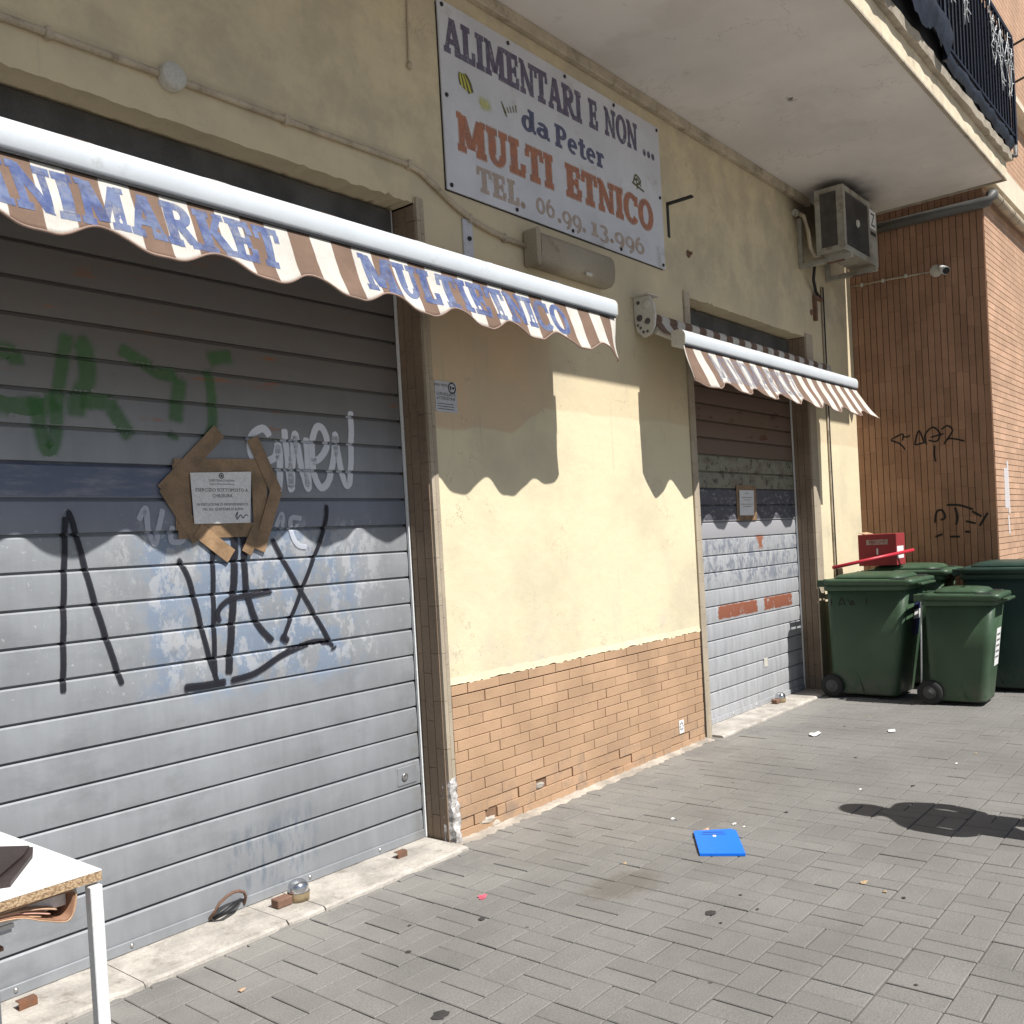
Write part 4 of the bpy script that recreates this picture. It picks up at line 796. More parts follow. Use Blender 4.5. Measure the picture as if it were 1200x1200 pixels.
# ============================================================ THINGS ON THE WALLS
t = thing('bulkhead_lamp', 'grimy cream bulkhead light box below the shop sign', 'lamp', (4.55, 0, 3.03))
obj('housing', MB().loft([[(x, y, z) for y, z in ((-.001, 3.045), (-.03, 3.036), (-.08, 3.04), (-.105, 3.07), (-.112, 3.13), (-.108, 3.19), (-.085, 3.222), (-.03, 3.23), (-.001, 3.225))] for x in (4.20, 4.94)]), MT['beige'], t); obj('end_flange', MB().box(4.165, 4.1985, -.115, -.001, 3.03, 3.238, .012), MT['beige'], t); obj('clip', MB().box(4.62, 4.68, -.118, -.106, 3.05, 3.07, .003), MT['cap'], t)
cp = [(-2.5, -.014, 3.345), (1.4, -.014, 3.335), (2.0, -.014, 3.345), (2.68, -.014, 3.352), (3.08, -.014, 3.36), (3.27, -.014, 3.36), (3.36, -.016, 3.345), (3.48, -.018, 3.29), (3.60, -.018, 3.235), (3.72, -.018, 3.195), (3.85, -.018, 3.17), (4.0, -.018, 3.155), (4.165, -.018, 3.15)]
t = thing('wall_conduit', 'painted cable conduit running above the wide shutter to the light box', 'conduit', (2.5, 0, 3.15)); obj('tube', MB().tube(cp, .014, 10), MT['conduit'], t)
for x, z in ((2.55, 3.35), (3.28, 3.36), (3.71, 3.197), (3.99, 3.155), (1.55, 3.337)): obj('clip', MB().box(x-.012, x+.012, -.033, -.0005, z-.022, z+.022, .004), MT['conduit'], t)
one('junction_box', MB().lathe([(.052, -.002), (.052, -.040), (.046, -.046), (0, -.047)], (2.015, 0, 3.345), 'y', 24), MT['cap'], 'round painted junction box on the conduit above the wide shutter', 'junction box')
one('old_cable', MB().tube([(3.36, -.006, 4.44), (3.345, -.006, 4.2), (3.335, -.008, 4.0), (3.33, -.006, 3.86)], .005, 6).tube([(3.326, -.012, 3.845), (3.332, -.012, 3.875)], .012, 6), MT['conduit'], 'thin old cable hanging on the plaster left of the sign', 'cable')
one('shelf_bracket', MB().box(5.815, 5.845, -.006, -.0005, 3.56, 3.80, .001).box(5.815, 5.845, -.20, -.0065, 3.785, 3.80, .001), MT['black'], 'black iron L bracket on the wall beside the sign', 'bracket')
one('anchor_bolt', MB().lathe([(.03, -.0005), (.022, -.010), (.012, -.012), (.012, -.03), (0, -.03)], (6.10, 0, 3.50), 'y', 12), MT['rust'], 'rusty anchor bolt below the L bracket', 'bolt')
one('anchor_bolt', MB().lathe([(.03, -.0005), (.018, -.008), (.010, -.02), (0, -.02)], (8.36, 0, 3.43), 'y', 12), MT['rust'], 'rusty anchor bolt under the air conditioner bracket', 'bolt')
t = thing('wall_notice', 'small grey surveillance notice stuck beside the tiled jamb', 'notice', (3.466, -.001, 2.164)); obj('sheet', MB().box(3.388, 3.546, -.003, -.0005, 2.166, 2.322), MT['plaque'], t)
tx = lambda cx, z, y: (lambda a, b: (cx+a, y, z+b))
obj('print', font_text('AREA VIDEO', .018, tx(3.432, 2.296, -.0036)), MT['darkp'], t); obj('print', font_text('SORVEGLIATA', .022, tx(3.466, 2.25, -.0036)), MT['darkp'], t); obj('print', font_text('ATTENZIONE', .022, tx(3.466, 2.228, -.0036)), MT['darkp'], t)
obj('print', MB().lathe([(.030, 0), (.022, 0)], (3.513, -.0036, 2.292), 'y', 18, False).box(3.497, 3.508, -.0037, -.0034, 2.283, 2.302).box(3.514, 3.53, -.0037, -.0034, 2.286, 2.298), MT['darkp'], t)
for z in (2.208, 2.195, 2.182): obj('print', MB().box(3.40, 3.52, -.0037, -.0034, z-.002, z+.001), MT['darkp'], t)
# taped official notices on the shutters
def tape_strip(p, q, w, y):
    p, q = Vector(p), Vector(q); d = (q-p).normalized(); n = Vector((-d.y, d.x))*w/2
    return MB().poly([(a.x, y, a.y) for a in (p-n, q-n, q+n, p+n)], .0006, (0, -1, 0))
t = thing('paper_notice', 'white official closure notice framed in brown tape on the graffiti shutter', 'notice', (2.24, SH-.005, 1.5))
for k, (p, q, w) in enumerate((((2.06, 1.61), (2.06, 1.88), .075), ((2.425, 1.61), (2.43, 1.89), .075), ((2.03, 1.868), (2.45, 1.880), .06), ((2.03, 1.605), (2.45, 1.605), .06), ((2.245, 2.02), (1.975, 1.765), .065), ((1.985, 1.785), (2.12, 1.57), .065), ((2.405, 2.00), (2.515, 1.765), .06), ((2.515, 1.78), (2.405, 1.515), .06), ((2.115, 1.61), (2.265, 1.495), .065), ((2.40, 1.61), (2.34, 1.505), .05))):
    obj('tape', tape_strip(p, q, w, SH-.0095-.0007*k), MT['tape'], t)
pp = obj('paper', MB().poly([(2.10, SH-.018, 1.634), (2.366, SH-.018, 1.634), (2.386, SH-.018, 1.853), (2.094, SH-.018, 1.842)], .0004, (0, -1, 0)), MT['white'], t)
for body, sz, z in (('QUESTURA DI ROMA', .013, 1.808), ('Divisione Polizia Amministrativa', .009, 1.795), ('ESERCIZIO SOTTOPOSTO A', .020, 1.766), ('CHIUSURA', .020, 1.742), ('IN ESECUZIONE DI PROVVEDIMENTO', .0145, 1.708), ('DEL SIG. QUESTORE DI ROMA', .0145, 1.688)):
    obj('print', font_text(body, sz, tx(2.238, z, SH-.0191)), MT['darkp'], pp)
obj('emblem', MB().lathe([(.012, 0), (.008, 0)], (2.238, SH-.0191, 1.832), 'y', 12, False).lathe([(.005, 0), (0, 0)], (2.238, SH-.0191, 1.832), 'y', 8, False), MT['darkp'], pp)
obj('signature', strokes([[(2.29, 1.655), (2.305, 1.68), (2.30, 1.65), (2.32, 1.668), (2.33, 1.655), (2.345, 1.668), (2.36, 1.66)]], .003, lambda x, z, k: (x, SH-.0192, z)), m_fade('pen_ink', (.05, .05, .1), 60, .2, .4), pp)
t = thing('paper_notice', 'small official notice taped to the peeling shutter', 'notice', (7.18, SH-.005, 1.55))
for k, (p, q, w) in enumerate((((7.02, 1.585), (7.03, 1.84), .05), ((7.335, 1.585), (7.345, 1.84), .05), ((7.0, 1.83), (7.37, 1.83), .05), ((7.0, 1.592), (7.36, 1.592), .05))): obj('tape', tape_strip(p, q, w, SH-.0065-.0007*k), MT['tape'], t)
pp = obj('paper', MB().poly([(7.035, SH-.012, 1.61), (7.30, SH-.012, 1.608), (7.32, SH-.012, 1.815), (7.05, SH-.012, 1.815)], .0004, (0, -1, 0)), MT['white'], t)
for z, w in ((1.79, .04), (1.755, .10), (1.735, .06), (1.70, .11), (1.682, .08)): obj('print', MB().box(7.18-w, 7.18+w, SH-.0131, SH-.0128, z-.003, z+.003), MT['steel'], pp)
one('switch_plate', MB().box(7.36, 7.43, SH-.008, SH-.0042, .325, .40, .002), MT['cap'], 'small cream plate screwed to the lower peeling shutter', 'plate')
t = thing('wall_sticker', 'small white sticker with black flower motif on the tan bricks', 'sticker', (5.63, -.01, .12)); obj('sheet', MB().box(5.60, 5.665, -.0105, -.0095, .115, .205), MT['white'], t)
for k in range(8):
    a = k*math.pi/4; c = (5.632+.020*math.cos(a), .162+.024*math.sin(a)); obj('petal', MB().poly([(c[0]-.007, -.0108, c[1]), (c[0], -.0108, c[1]-.008), (c[0]+.007, -.0108, c[1]), (c[0], -.0108, c[1]+.008)]), MT['darkp'], t)

# air conditioner
t = thing('air_conditioner', 'old grimy air conditioner unit under the balcony above the narrow shutter', 'air conditioner', (8.46, -.32, 3.83))
ax0, ax1, ay0, ay1, az0, az1 = 8.04, 8.88, -.45, -.20, 3.83, 4.385
obj('casing', MB().box(ax0+.012, ax1, ay0+.012, ay1, az0+.02, az1, .01), MT['acm'], t)
ff = MB().box(ax0+.0, ax0+.05, ay0, ay0+.0119, az0, az1, .003).box(ax1-.22, ax1+.004, ay0, ay0+.0119, az0, az1, .003).box(ax0+.051, ax1-.221, ay0, ay0+.0119, az1-.045, az1, .003).box(ax0+.051, ax1-.221, ay0, ay0+.0119, az0, az0+.05, .003)
fr = obj('front_frame', ff, MT['acm'], t)
obj('grille', MB().box(ax0+.05, ax1-.22, ay0+.008, ay0+.0115, az0+.05, az1-.045), MT['acdark'], fr)
gw = mesh(MB().box(-.285, .285, -.002, .002, -.0022, .0022), name='grille_wire'); gw.materials.append(MT['acdark'])
for k in range(22): piece('grille_wire', gw, ((ax0+ax1)/2-.085, ay0+.003, az0+.065+k*.02), fr)
obj('fan_hub', MB().lathe([(.035, 0), (.03, -.012), (0, -.016)], ((ax0+ax1)/2-.085, ay0+.002, (az0+az1)/2+.01), 'y', 16), MT['cap'], fr)
lb = obj('badge', MB().box(ax1-.19, ax1-.03, ay0-.002, ay0-.0003, az1-.23, az1-.06), MT['white'], fr); obj('print', font_text('Z', .17, tx(ax1-.11, az1-.205, ay0-.0026)), MT['darkp'], lb); obj('print', MB().box(ax1-.18, ax1-.04, ay0-.0018, ay0-.0006, az1-.29, az1-.255), MT['darkp'], fr)
obj('side_frame', MB().box(ax0, ax0+.0119, ay0+.012, ay0+.062, az0, az1, .002).box(ax0, ax0+.0119, ay1-.045, ay1, az0, az1, .002).box(ax0, ax0+.0119, ay0+.0625, ay1-.0455, az1-.04, az1, .002).box(ax0, ax0+.0119, ay0+.0625, ay1-.0455, az0, az0+.05, .002), MT['acm'], t)
obj('side_fins', MB().box(ax0+.006, ax0+.0115, ay0+.062, ay1-.045, az0+.05, az1-.04), MT['acdark'], t)
for x in (8.12, 8.75):
    obj('support_arm', MB().box(x, x+.045, -.47, -.002, 3.775, 3.818, .003).box(x+.001, x+.044, -.04, -.0005, 3.819, 4.22, .003), MT['acm'], t)
    obj('rust_flake', MB().box(x+.005, x+.04, -.40, -.25, 3.765, 3.7745), MT['rust'], t)
obj('hose', MB().tube([(8.06, -.05, 4.24), (8.05, -.10, 4.20), (8.05, -.13, 4.05), (8.06, -.14, 3.92), (8.10, -.16, 3.85), (8.16, -.19, 3.85)], .018, 10), MT['conduit'], t); obj('hose', MB().tube([(8.25, -.10, 3.84), (8.30, -.06, 3.70), (8.42, -.03, 3.62), (8.55, -.02, 3.58)], .014, 8), MT['black'], t)
obj('stub', MB().lathe([(.03, 0), (.03, .03), (0, .03)], (8.02, -.03, 4.245), 'x', 10), MT['cap'], t)
for k, (x, m_) in enumerate(((8.605, 'conduit'), (8.632, 'black'))):
    one('drain_hose' if k else 'wall_cable', MB().tube([(x, -.012, 3.70), (x-.008, -.012, 2.2), (x-.004, -.012, 1.25), (x, -.012, .25)], .009+.002*k, 8), MT[m_], ('cream cable running down the plaster strip by the brown tiles', 'dark thin hose running down the plaster strip by the brown tiles')[k], 'cable')
one('angle_iron', MB().box(8.40, 8.58, -.03, -.0005, 3.56, 3.59, .002).box(8.40, 8.44, -.032, -.0005, 3.36, 3.5595, .002), MT['rust'], 'rusty angle iron under the air conditioner', 'bracket')
# surveillance camera
P = Vector(on_ret(-.80, 3.822, 0)); t = thing('security_camera', 'white bullet security camera on the brown tiled wall', 'camera', P)
obj('base', MB().lathe([(.055, -.0), (.055, -.03), (.05, -.038), (0, -.04)], (P.x-.001, P.y, P.z), 'x', 20), MT['cap'], t)
obj('body', MB().tube([(P.x-.03, P.y-.035, P.z+.03), (P.x-.10, P.y-.085, P.z-.02), (P.x-.15, P.y-.12, P.z-.05)], [.02, .034, .036], 14), MT['whitemetal'], t); obj('lens', MB().tube([(P.x-.151, P.y-.1205, P.z-.0505), (P.x-.158, P.y-.1255, P.z-.055)], .031, 14), MT['lens'], t)
t = thing('camera_conduit', 'thin conduit with clips leading to the security camera', 'conduit', (9.4, -.4, 3.8)); Q = [Vector(on_ret(-.006, 3.836, 0)), Vector(on_ret(-.4, 3.834, 0)), Vector(on_ret(-.745, 3.824, 0))]
obj('tube', MB().tube([q+Vector((-.009, 0, 0)) for q in Q], .009, 8), MT['conduit'], t)
for y in (-.12, -.32, -.53): q = on_ret(y, 3.8335, 0); obj('clip', MB().box(q[0]-.022, q[0]-.0005, y-.012, y+.012, q[2]-.018, q[2]+.018, .003), MT['cap'], t)

# icicle lights on the railing
t = thing('icicle_lights', 'white icicle string lights tangled on the dark balcony railing', 'string lights', (8, -1.57, 5.2)); rr = random.Random(21)
for i in range(20):
    x = 6.9+rr.uniform(0, 2.3); z = 5.62-rr.uniform(0, .15); L = rr.uniform(.18, .55); pts = [(x, -1.563, z)]; y = -1.563
    for k in range(7): x += rr.uniform(-.055, .055); z -= L/7; pts.append((x, y+rr.uniform(-.006, .004), z))
    mb = MB().tube(pts, .0032, 5)
    for k in range(1, 7):
        if rr.random() < .75: q = pts[k]; mb.tube([q, (q[0]+rr.choice((-1, 1))*rr.uniform(.03, .10), q[1]-.006, q[2]+rr.uniform(-.02, .03))], .0035, 5)
    obj('strand', mb, MT['whitemetal'], t)

# ============================================================ WHEELIE BINS
def rrect(w, d, r, cx, cy, z, n=4):
    o = []
    for (sx, sy, a0) in ((1, 1, 0), (-1, 1, 90), (-1, -1, 180), (1, -1, 270)):
        for k in range(-1, n+2):
            kk = min(max(k, 0), n); a = rad(a0+90*kk/n); x = cx+sx*(w/2-r)+r*math.cos(a); y = cy+sy*(d/2-r)+r*math.sin(a)
            if k != kk: q = .01*(1 if k < 0 else -1); x += q*math.sin(a); y -= q*math.cos(a)
            o.append((x, y, z))
    return o
def wheelie(label, loc, rz, w, d, h, mat, tilt=2.5):
    t = thing('wheelie_bin', label, 'bin', loc, rz, 'wheelie bins crowded in the corner')
    zb = h*.86; sec = []
    for (f, z) in ((.0, .035), (.02, .05), (.5, zb*.5), (1, zb)):
        ww = w*(.80+.15*f); dd = d*(.74+.18*f); sec.append(rrect(ww, dd, .055, 0, d/2-.02-dd/2, z))
    body = obj('body', MB().loft(sec), mat, t, True)
    dd = d*.94; cy = d/2-.01-dd/2
    obj('rim', MB().loft([rrect(w*.955, dd, .05, 0, cy, zb-.05), rrect(w*.99, dd+.02, .05, 0, cy, zb-.045), rrect(w*.99, dd+.02, .05, 0, cy, zb-.004), rrect(w*.955, dd, .05, 0, cy, zb)]), mat, body, True)
    # ribbed front edge under the lid, side groove over the wheel
    for s in (-1, 1):
        obj('wheel_arch', MB().tube([(s*(w*.405), d/2-.30, .06), (s*(w*.408), d/2-.26, .20), (s*(w*.41), d/2-.17, .29), (s*(w*.41), d/2-.05, .325)], .006, 6), mat, body, True)
    hy = d/2+.01; lid = MB(); ld = d*.99; lc = d/2-.015-ld/2; lw = w*1.02
    T = lambda z, inset, r=.05: [(p[0], p[1], p[2]-(hy-p[1])*math.tan(rad(tilt))*.35) for p in rrect(lw-2*inset, ld-2*inset, r, 0, lc, z)]
    z0 = zb+.002+.35*d*math.tan(rad(tilt))
    lid.loft([T(z0-.012, .0), T(z0+.014, -.012), T(z0+.034, -.008), T(z0+.040, .020)], True, True)
    def dome(z, inset, dy=0): return [(p[0], p[1]+dy, p[2]-(hy-p[1])*math.tan(rad(tilt))*.35) for p in rrect(lw-2*inset, ld-2*inset-.07, .07, 0, lc+.02, z)]
    lid.loft([dome(z0+.0405, .045), dome(z0+.056, .055), dome(z0+.072, .075), dome(z0+.082, .13), dome(z0+.086, .19)], True, True)
    lo = obj('lid', lid, mat, t, True)
    fy = lc-ld/2
    obj('lid_handle', MB().box(-w*.30, w*.30, fy-.050, fy-.006, z0-.030, z0-.008, .006), mat, lo, True)
    for s in (-1, 1): obj('grip_recess', MB().box(s*(lw/2-.105), s*(lw/2-.01), fy+.05, fy+.17, z0+.012, z0+.0375, .004), MT['rubber'], lo, True)
    # hinge bar at the back
    hb = obj('handle_bar', MB().tube([(-w*.42, d/2+.045, zb+.02), (w*.42, d/2+.045, zb+.02)], .015, 10), mat, t, True)
    for x in (-w*.42, -w*.2, w*.2, w*.42): obj('hinge_arm', MB().box(x-.012, x+.012, d/2-.03, d/2+.06, zb-.015, zb+.045, .006), mat, hb, True)
    for s in (-1, 1):
        x = s*(w*.43); wh = obj('wheel', MB().lathe([(.055, -.028), (.088, -.028), (.098, -.018), (.100, 0), (.098, .018), (.088, .028), (.055, .028)], (x, d/2-.035, .1005), 'x', 24), MT['rubber'], t, True)
        obj('hub', MB().lathe([(.056, s*.022), (.050, s*.026), (.030, s*.024), (.022, s*.034), (0, s*.036)], (x, d/2-.035, .1005), 'x', 20), MT['hub'], wh, True)
    obj('axle', MB().tube([(-w*.43, d/2-.035, .1005), (w*.43, d/2-.035, .1005)], .012, 8), MT['steel'], t, True)
    return t, body, zb
b1, b1b, z1 = wheelie('large green wheelie bin with a red pole across its lid, beside the tiled jamb', (8.20, -.525, .0), rad(-1), .60, .74, 1.13, MT['green'])
b2, b2b, z2 = wheelie('smaller green wheelie bin with a white label, in front of the others', (8.10, -1.245, .0), rad(2), .49, .56, .985, MT['green'])
b3, b3b, z3 = wheelie('biggest dark green wheelie bin behind the labelled smaller one', (8.95, -1.53, .0), rad(1), .68, .92, 1.17, MT['darkgreen'])
b4, b4b, z4 = wheelie('green wheelie bin carrying the red carton, against the brown tiles', (8.93, -.60, .0), rad(2), .62, .72, 1.17, MT['green'])
def lab(parent, w, z0, z1_, m_, x0, x1, d, f0, tag_=None):
    dd = lambda z: d*(.74+.18*min(1, z/(parent[1])))
    y = lambda z: d/2-.02-dd(z)-.002
    return obj('label', MB().add([(x0, y(z0), z0), (x1, y(z0), z0), (x1, y(z1_), z1_), (x0, y(z1_), z1_)], [(0, 1, 2, 3)]), MT[m_], parent[0], True)
l_ = lab((b2b, z2), .49, .30, .60, 'white', -.02, .14, .56, 0)
for k in range(5): lab((l_, z2), .49, .36+k*.045, .375+k*.045, 'steel', .0, .12, .5602+.0016, 0)
lab((b1b, z1), .60, .52, .80, 'bluelab', -.02, .16, .74, 0); lab((b1b, z1), .60, .66, .74, 'white', -.015, .155, .742, 0)
obj('scrawl', strokes([[(8.02, .0)], ][:0]+[[(.30, .86), (.30, .79)], [(.24, .79), (.21, .86), (.18, .79)], [(.23, .81), (.19, .81)], [(.16, .86), (.13, .80), (.12, .84), (.10, .79)], [(.0, .86), (.0, .80)]], .008, lambda y, z, k: (-.60*.5*(.80+.15*min(1, z/z1))-.0012-.0001*k, y, z)), spray, b1b, True)
one('stick', MB().tube([(7.93, -.925, .012), (7.945, -.955, .88)], .007, 8), MT['whitemetal'], 'thin white stick leaning between the large and smaller green bins', 'stick')
t = thing('carton', 'red cardboard carton standing on the green bin lid', 'carton', (8.72, -.40, z4+.10)); cz = z4+.094
cb = obj('box', MB().box(8.60, 8.84, -.575, -.235, cz, cz+.285, .003), MT['redcard'], t)
lbx = obj('label', MB().box(8.5985, 8.5996, -.50, -.31, cz+.19, cz+.235), MT['tan'], cb)
obj('print', font_text('PERONI', .042, lambda a, b: (8.5979, -.405-a, cz+.198+b)), MT['redcard'], lbx); obj('print', MB().box(8.5983, 8.5996, -.412, -.398, cz+.10, cz+.155), MT['white'], cb)
obj('label', MB().box(8.61, 8.79, -.5765, -.5754, cz+.06, cz+.17), MT['white'], cb); obj('flap', MB().poly([(8.61, -.30, cz+.287), (8.83, -.30, cz+.287), (8.83, -.24, cz+.303), (8.61, -.24, cz+.300)], .003, (0, 0, 1)), MT['card'], cb)
one('red_pole', MB().tube([(8.18, -.150, 1.112), (8.70, -.69, 1.228)], .016, 10), MT['redpaint'], 'red pole lying across the lids of two green bins', 'pole')

# ============================================================ TABLE AND PAPERS
tz = .75; t = thing('table', 'white topped table with raw chipboard edge and square white leg', 'table', (.6, -.6, 0))
obj('top', MB().box(-.35, 1.068, -1.026, .0-.35, tz-.003, tz), MT['whitelam'], t); obj('chipboard_core', MB().box(-.349, 1.0675, -1.0255, -.3505, tz-.026, tz-.0032), MT['chip'], t)
for x, y in ((1.030, -1.022), (1.005, -.43), (-.30, -.985), (-.30, -.43)): obj('leg', MB().box(x+.004, x+.034, y-.012, y+.018, .0, tz-.034, .002), MT['whitemetal'], t)
obj('rail', MB().box(-.28, 1.002, -.975, -.955, tz-.075, tz-.0265, .002), MT['whitemetal'], t); obj('rail', MB().box(1.012, 1.036, -.96, -.46, tz-.075, tz-.0265, .002), MT['whitemetal'], t)
sh = obj('lower_shelf', MB().box(-.25, .955, -.785, -.42, .594, .606, .001).box(-.25, .90, -.70, -.5, .530, .547), MT['whitelam'], t)
t = thing('wallet', 'dark brown leather folder lying on the white table', 'folder', (.85, -.75, tz))
wl = [(.60, -.90), (.87, -.945), (.886, -.955), (1.012, -.777), (1.040, -.715), (.985, -.635), (.60, -.60)]
obj('cover', MB().poly([(x, y, tz+.001) for x, y in wl], .010, (0, 0, 1)), MT['leather'], t); obj('flap', MB().poly([(.58, -.885), (.86, -.925), (.99, -.78), (1.03, -.718), (.978, -.642), (.58, -.61)] and [(x, y, tz+.0135) for x, y in [(.58, -.885), (.86, -.925), (.99, -.78), (1.03, -.718), (.978, -.642), (.58, -.61)]], .004, (0, 0, 1)), MT['leather'], t)
t = thing('card_folders', 'sheaf of tan and brown card folders tucked under the tabletop', 'folders', (.85, -.95, .65))
def ribbon(path, y0, y1, m_, nm):
    pl = catmull([Vector((x, z)) for x, z in path], 6); n = len(pl)
    o_ = obj(nm, MB().add([(p.x, y, p.y) for p in pl for y in (y0, y1)], [(2*i, 2*i+1, 2*i+3, 2*i+2) for i in range(n-1)], True), MT[m_], t); sd = o_.modifiers.new('thick', 'SOLIDIFY'); sd.thickness = .0028; sd.offset = 0
ribbon([(.62, .712), (.84, .716), (.95, .7195), (.995, .717), (1.010, .705), (1.005, .672), (.994, .652), (.975, .650), (.93, .668), (.85, .697), (.62, .704)], -1.012, -.985, 'card', 'cover')
ribbon([(.62, .713), (.84, .7135), (.95, .7165), (.992, .714), (1.005, .704), (1.001, .674), (.992, .656), (.975, .653), (.93, .671), (.85, .700), (.62, .706)], -1.010, -.80, 'cardd', 'inner_cover')
for k, pth in enumerate(([(.62, .709), (.84, .709), (.92, .697), (.965, .682)], [(.62, .708), (.84, .706), (.90, .694), (.95, .676)], [(.62, .707), (.83, .704), (.89, .690), (.93, .676)])): ribbon(pth, -1.008+.002*k, -.82, ('card', 'pinkcard', 'card')[k], 'sheet')
t = thing('magazines', 'patterned magazines leaning under the table beside the lower shelf', 'magazines', (.6, -.7, .5))
for k, (m_, dx) in enumerate((('cardd', .0), ('leather', -.02), ('chip', -.035), ('plaque', .028))):
    z0 = .548+.011*k; obj('magazine', MB().box(.20, .925+dx, -.79+.006*k, -.40, z0, z0+.0095), MT[m_], t)
# ============================================================ LITTER AND SMALL THINGS ON THE PAVEMENT
t = thing('document_case', 'bright blue plastic document case with handle slots lying on the pavers', 'folder', (3.98, -1.13, .0))
C = [Vector((4.055, -.955)), Vector((4.085, -.985)), Vector((4.175, -1.095)), Vector((4.165, -1.13)), Vector((3.882, -1.315)), Vector((3.777, -1.140))]
obj('case', MB().poly([(c.x, c.y, .002) for c in C], .012, (0, 0, 1)), MT['bluepl'], t)
dv = (Vector((4.165, -1.13))-Vector((4.055, -.955))); nv_ = Vector((3.80, -1.20))-Vector((4.10, -1.02)); nv_.normalize(); m0 = Vector((4.108, -1.035))
for a, w_, s in ((.022, .010, .055), (.055, .008, .06)):
    c = m0+nv_*a; d2 = dv.normalized()*s; obj('slot', MB().poly([(q.x, q.y, .0145) for q in (c-d2, c+d2, c+d2*.9+nv_*w_, c-d2*.9+nv_*w_)]), MT['bluelab'], t)
c = m0+nv_*.085; obj('press_stud', MB().lathe([(.010, 0), (.008, .003), (0, .0035)], (c.x, c.y, .0142), 'z', 12), MT['whitemetal'], t)
def scrap(name, x, y, s, m_, label, seed, cat='litter'):
    rr = random.Random(seed); n = 9; mb = MB(); V = [(x, y, .006+s*.25)]
    for k in range(n): a = 2*math.pi*k/n; r = s*rr.uniform(.55, 1.2); V.append((x+r*math.cos(a), y+r*.7*math.sin(a), .0012+rr.uniform(0, s*.35)))
    mb.add(V, [(0, 1+k, 1+(k+1) % n) for k in range(n)]); return one(name, mb, MT[m_], label, cat, base=(x, y, .001))
scrap('wrapper', 2.875, -.606, .030, 'pink', 'crumpled pink and white wrapper on the pavers near the wide shutter', 1)
scrap('paper_scrap', 6.42, -.63, .055, 'white', 'torn white paper scrap on the pavers before the narrow shutter', 2); scrap('paper_scrap', 6.75, -1.05, .045, 'white', 'flat white paper scrap on the pavers toward the bins', 3)
scrap('dry_leaf', 3.83, -1.87, .022, 'leaf', 'dry leaf lying on the open pavers', 4); scrap('cigarette_butt', 1.80, -.45, .016, 'card', 'cigarette butt near the table leg', 6); scrap('paper_scrap', 4.28, -1.06, .02, 'white', 'tiny white paper bit beside the blue case', 7); scrap('card_scrap', 4.12, -.99, .035, 'card', 'tan card scrap poking out behind the blue case', 8)
rr = random.Random(31)
def blob(x, y, s, seed, label, grp):
    q = random.Random(seed); n = 12; V = [(x, y, .0042)]+[(x+s*q.uniform(.75, 1.15)*math.cos(2*math.pi*k/n), y+s*.8*q.uniform(.75, 1.15)*math.sin(2*math.pi*k/n), .0025) for k in range(n)]
    return one('gum_spot', MB().add(V, [(0, 1+k, 1+(k+1) % n) for k in range(n)]), MT['gum'], label, 'gum', grp, base=(x, y, .001))
blob(2.061, -1.145, .034, 1, 'largest black gum spot on the pavers', None); blob(2.705, -.752, .018, 2, 'round black gum spot below the pink wrapper', None); blob(3.226, -1.483, .026, 3, 'long black gum spot below the blue case', None)
for k, (x, y) in enumerate(((3.16, -1.56), (3.45, -1.50), (2.5, -.55), (2.33, -.72), (3.35, -1.62), (3.05, -2.3), (3.75, -2.05), (4.6, -1.2), (5.0, -.7), (5.4, -1.6), (5.9, -1.1), (4.9, -2.0), (6.8, -.7))): blob(x, y, rr.uniform(.008, .016), 40+k, 'small dark gum spot trodden into the pavers', 'small gum spots on the pavers')
for k in range(10): 
    x, y = rr.uniform(3.4, 7.4), rr.uniform(-2.0, -.5); o = scrap('paper_scrap', x, y, rr.uniform(.006, .014), ('white', 'leaf')[k % 2], ('pale paper crumb scattered on the pavers', 'tan leaf crumb scattered on the pavers')[k % 2], 60+k); o['group'] = ('paper crumbs on the pavers', 'leaf crumbs on the pavers')[k % 2]

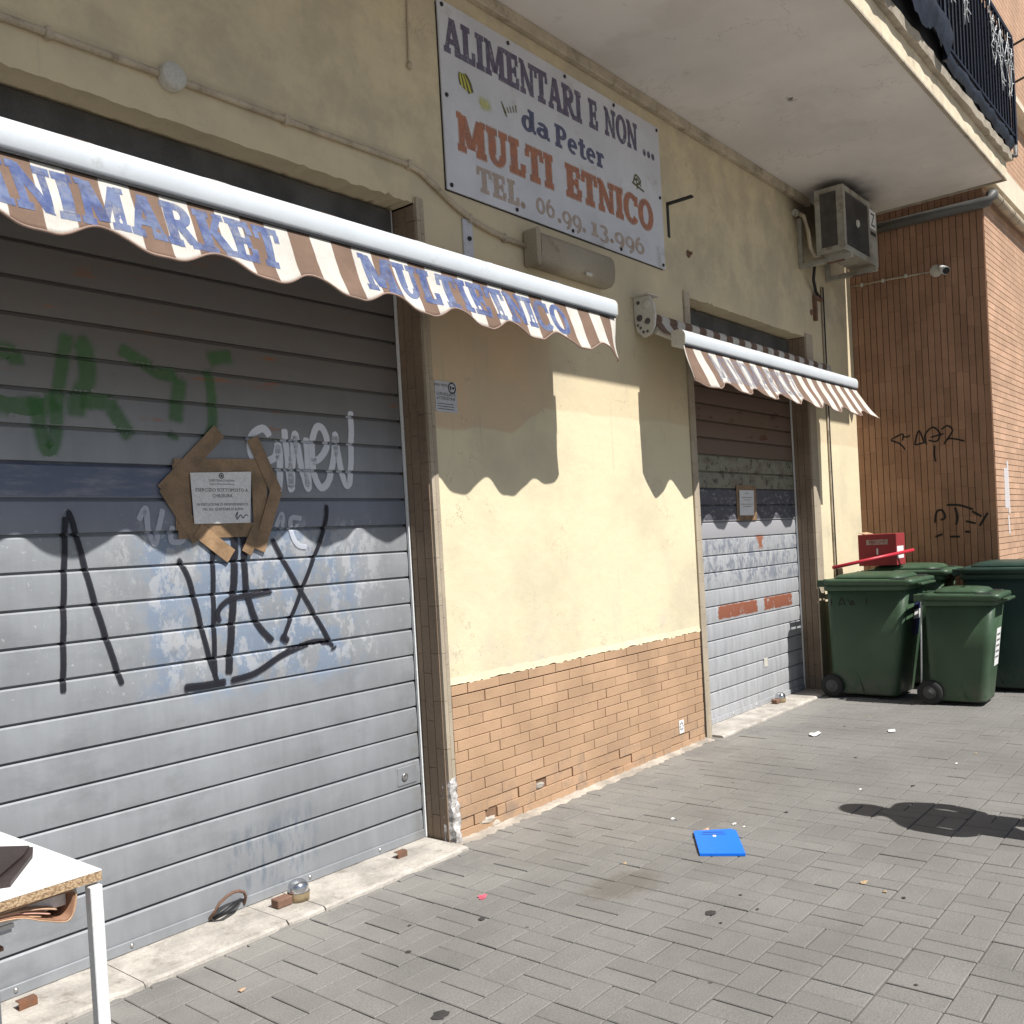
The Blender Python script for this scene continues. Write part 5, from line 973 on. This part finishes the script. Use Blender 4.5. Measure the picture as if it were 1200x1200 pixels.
# ============================================================ PERSON just outside the frame whose shadow falls on the pavers
def person(loc, face):
    t = thing('person', 'person in grey shirt and dark trousers standing on the pavers facing the shops', 'person', loc, face)
    J = dict(pel=((0, 0, .95), .15), sp=((0, 0, 1.12), .135), ch=((0, .01, 1.32), .155), nk=((0, .0, 1.47), .062), hd0=((0, .03, 1.55), .075), hd1=((0, .03, 1.64), .095), hd2=((0, .02, 1.71), .075),
             hl=((.10, 0, .90), .095), kl=((.12, .03, .50), .062), al=((.12, 0, .09), .045), tl=((.13, .14, .04), .036), hr=((-.10, 0, .90), .095), kr=((-.12, .02, .50), .062), ar=((-.13, -.03, .09), .045), tr=((-.15, .11, .04), .036),
             sl=((.19, .0, 1.40), .062), el=((.225, -.01, 1.14), .055), wl=((.185, .03, .92), .045), pl=((.175, .05, .84), .038), sr=((-.19, .0, 1.40), .062), er=((-.225, -.01, 1.15), .060), wr=((-.17, .05, .98), .046), pr=((-.14, .09, .93), .04))
    ks = list(J); E_ = ['pel-sp', 'sp-ch', 'ch-nk', 'nk-hd0', 'hd0-hd1', 'hd1-hd2', 'pel-hl', 'hl-kl', 'kl-al', 'al-tl', 'pel-hr', 'hr-kr', 'kr-ar', 'ar-tr', 'ch-sl', 'sl-el', 'el-wl', 'wl-pl', 'ch-sr', 'sr-er', 'er-wr', 'wr-pr']
    V = [J[k][0] for k in ks]; Rr = [J[k][1] for k in ks]; Ed = [(ks.index(e.split('-')[0]), ks.index(e.split('-')[1])) for e in E_]
    for s, p in ((1, 'pl'), (-1, 'pr')):
        b = Vector(J[p][0]); bi = ks.index(p)
        for k in range(4): V += [tuple(b+Vector((s*(-.027+.018*k), .05, .0))), tuple(b+Vector((s*(-.027+.018*k), .085-.008*abs(k-1.5), -.012)))]; Rr += [.0095, .008]; m = len(V); Ed += [(bi, m-2), (m-2, m-1)]
        V += [tuple(b+Vector((-s*.045, .01, .01))), tuple(b+Vector((-s*.055, .045, .012)))]; Rr += [.011, .009]; m = len(V); Ed += [(bi, m-2), (m-2, m-1)]
    me = bpy.data.meshes.new('body'); me.from_pydata(V, Ed, []); o = bpy.data.objects.new('body', me); COL.objects.link(o); o.parent = t
    sk = o.modifiers.new('skin', 'SKIN'); sv = me.skin_vertices[0].data if me.skin_vertices else None
    if sv is None:
        bpy.context.view_layer.objects.active = o; bpy.ops.mesh.customdata_skin_add(); sv = me.skin_vertices[0].data
    for i, r in enumerate(Rr): sv[i].radius = (r, r*.85 if i in (1, 2) else r); sv[i].use_root = (i == 0)
    o.modifiers.new('sub', 'SUBSURF').levels = 2; o.modifiers['sub'].render_levels = 2
    n = NT('person_clothes'); z = n.sep(n.objc())[2]; y = n.sep(n.objc())[1]
    c = n.mix(n.mr(z, .955, .965), (.03, .035, .06), (.2, .21, .24)); c = n.mix(n.mr(z, 1.455, 1.462), c, (.45, .27, .2)); c = n.mix(n.mr(z, .10, .105, 1, 0), c, (.02, .02, .02)); c = n.mix(n.mul(n.mr(y, .16, .165), n.mr(z, .9, .91)), c, (.45, .27, .2))
    me.materials.append(n.fin(c, .8))
    hd = MB(); hd.lathe([(.098, -.02), (.108, .03), (.098, .075), (.06, .108), (0, .118)], (0, .005, 1.66), 'z', 16); obj('hair', hd, MT['hair'], t, True)
    for s in (-1, 1): obj('eye', MB().lathe([(.010, 0), (.006, .006), (0, .007)], (s*.034, .121, 1.645), 'y', 8), MT['lens'], t, True); obj('ear', MB().box(s*.092, s*.106, .01, .05, 1.60, 1.66, .005), MT['skin'], t, True)
    obj('nose', MB().poly([(-.014, .118, 1.60), (.014, .118, 1.60), (0, .118, 1.645)], .018, (0, 1, 0)), MT['skin'], t, True); obj('mouth', MB().box(-.024, .024, .108, .118, 1.565, 1.575, .002), MT['redcard'], t, True)
    return t
person((4.90, -2.78, .0), rad(20))
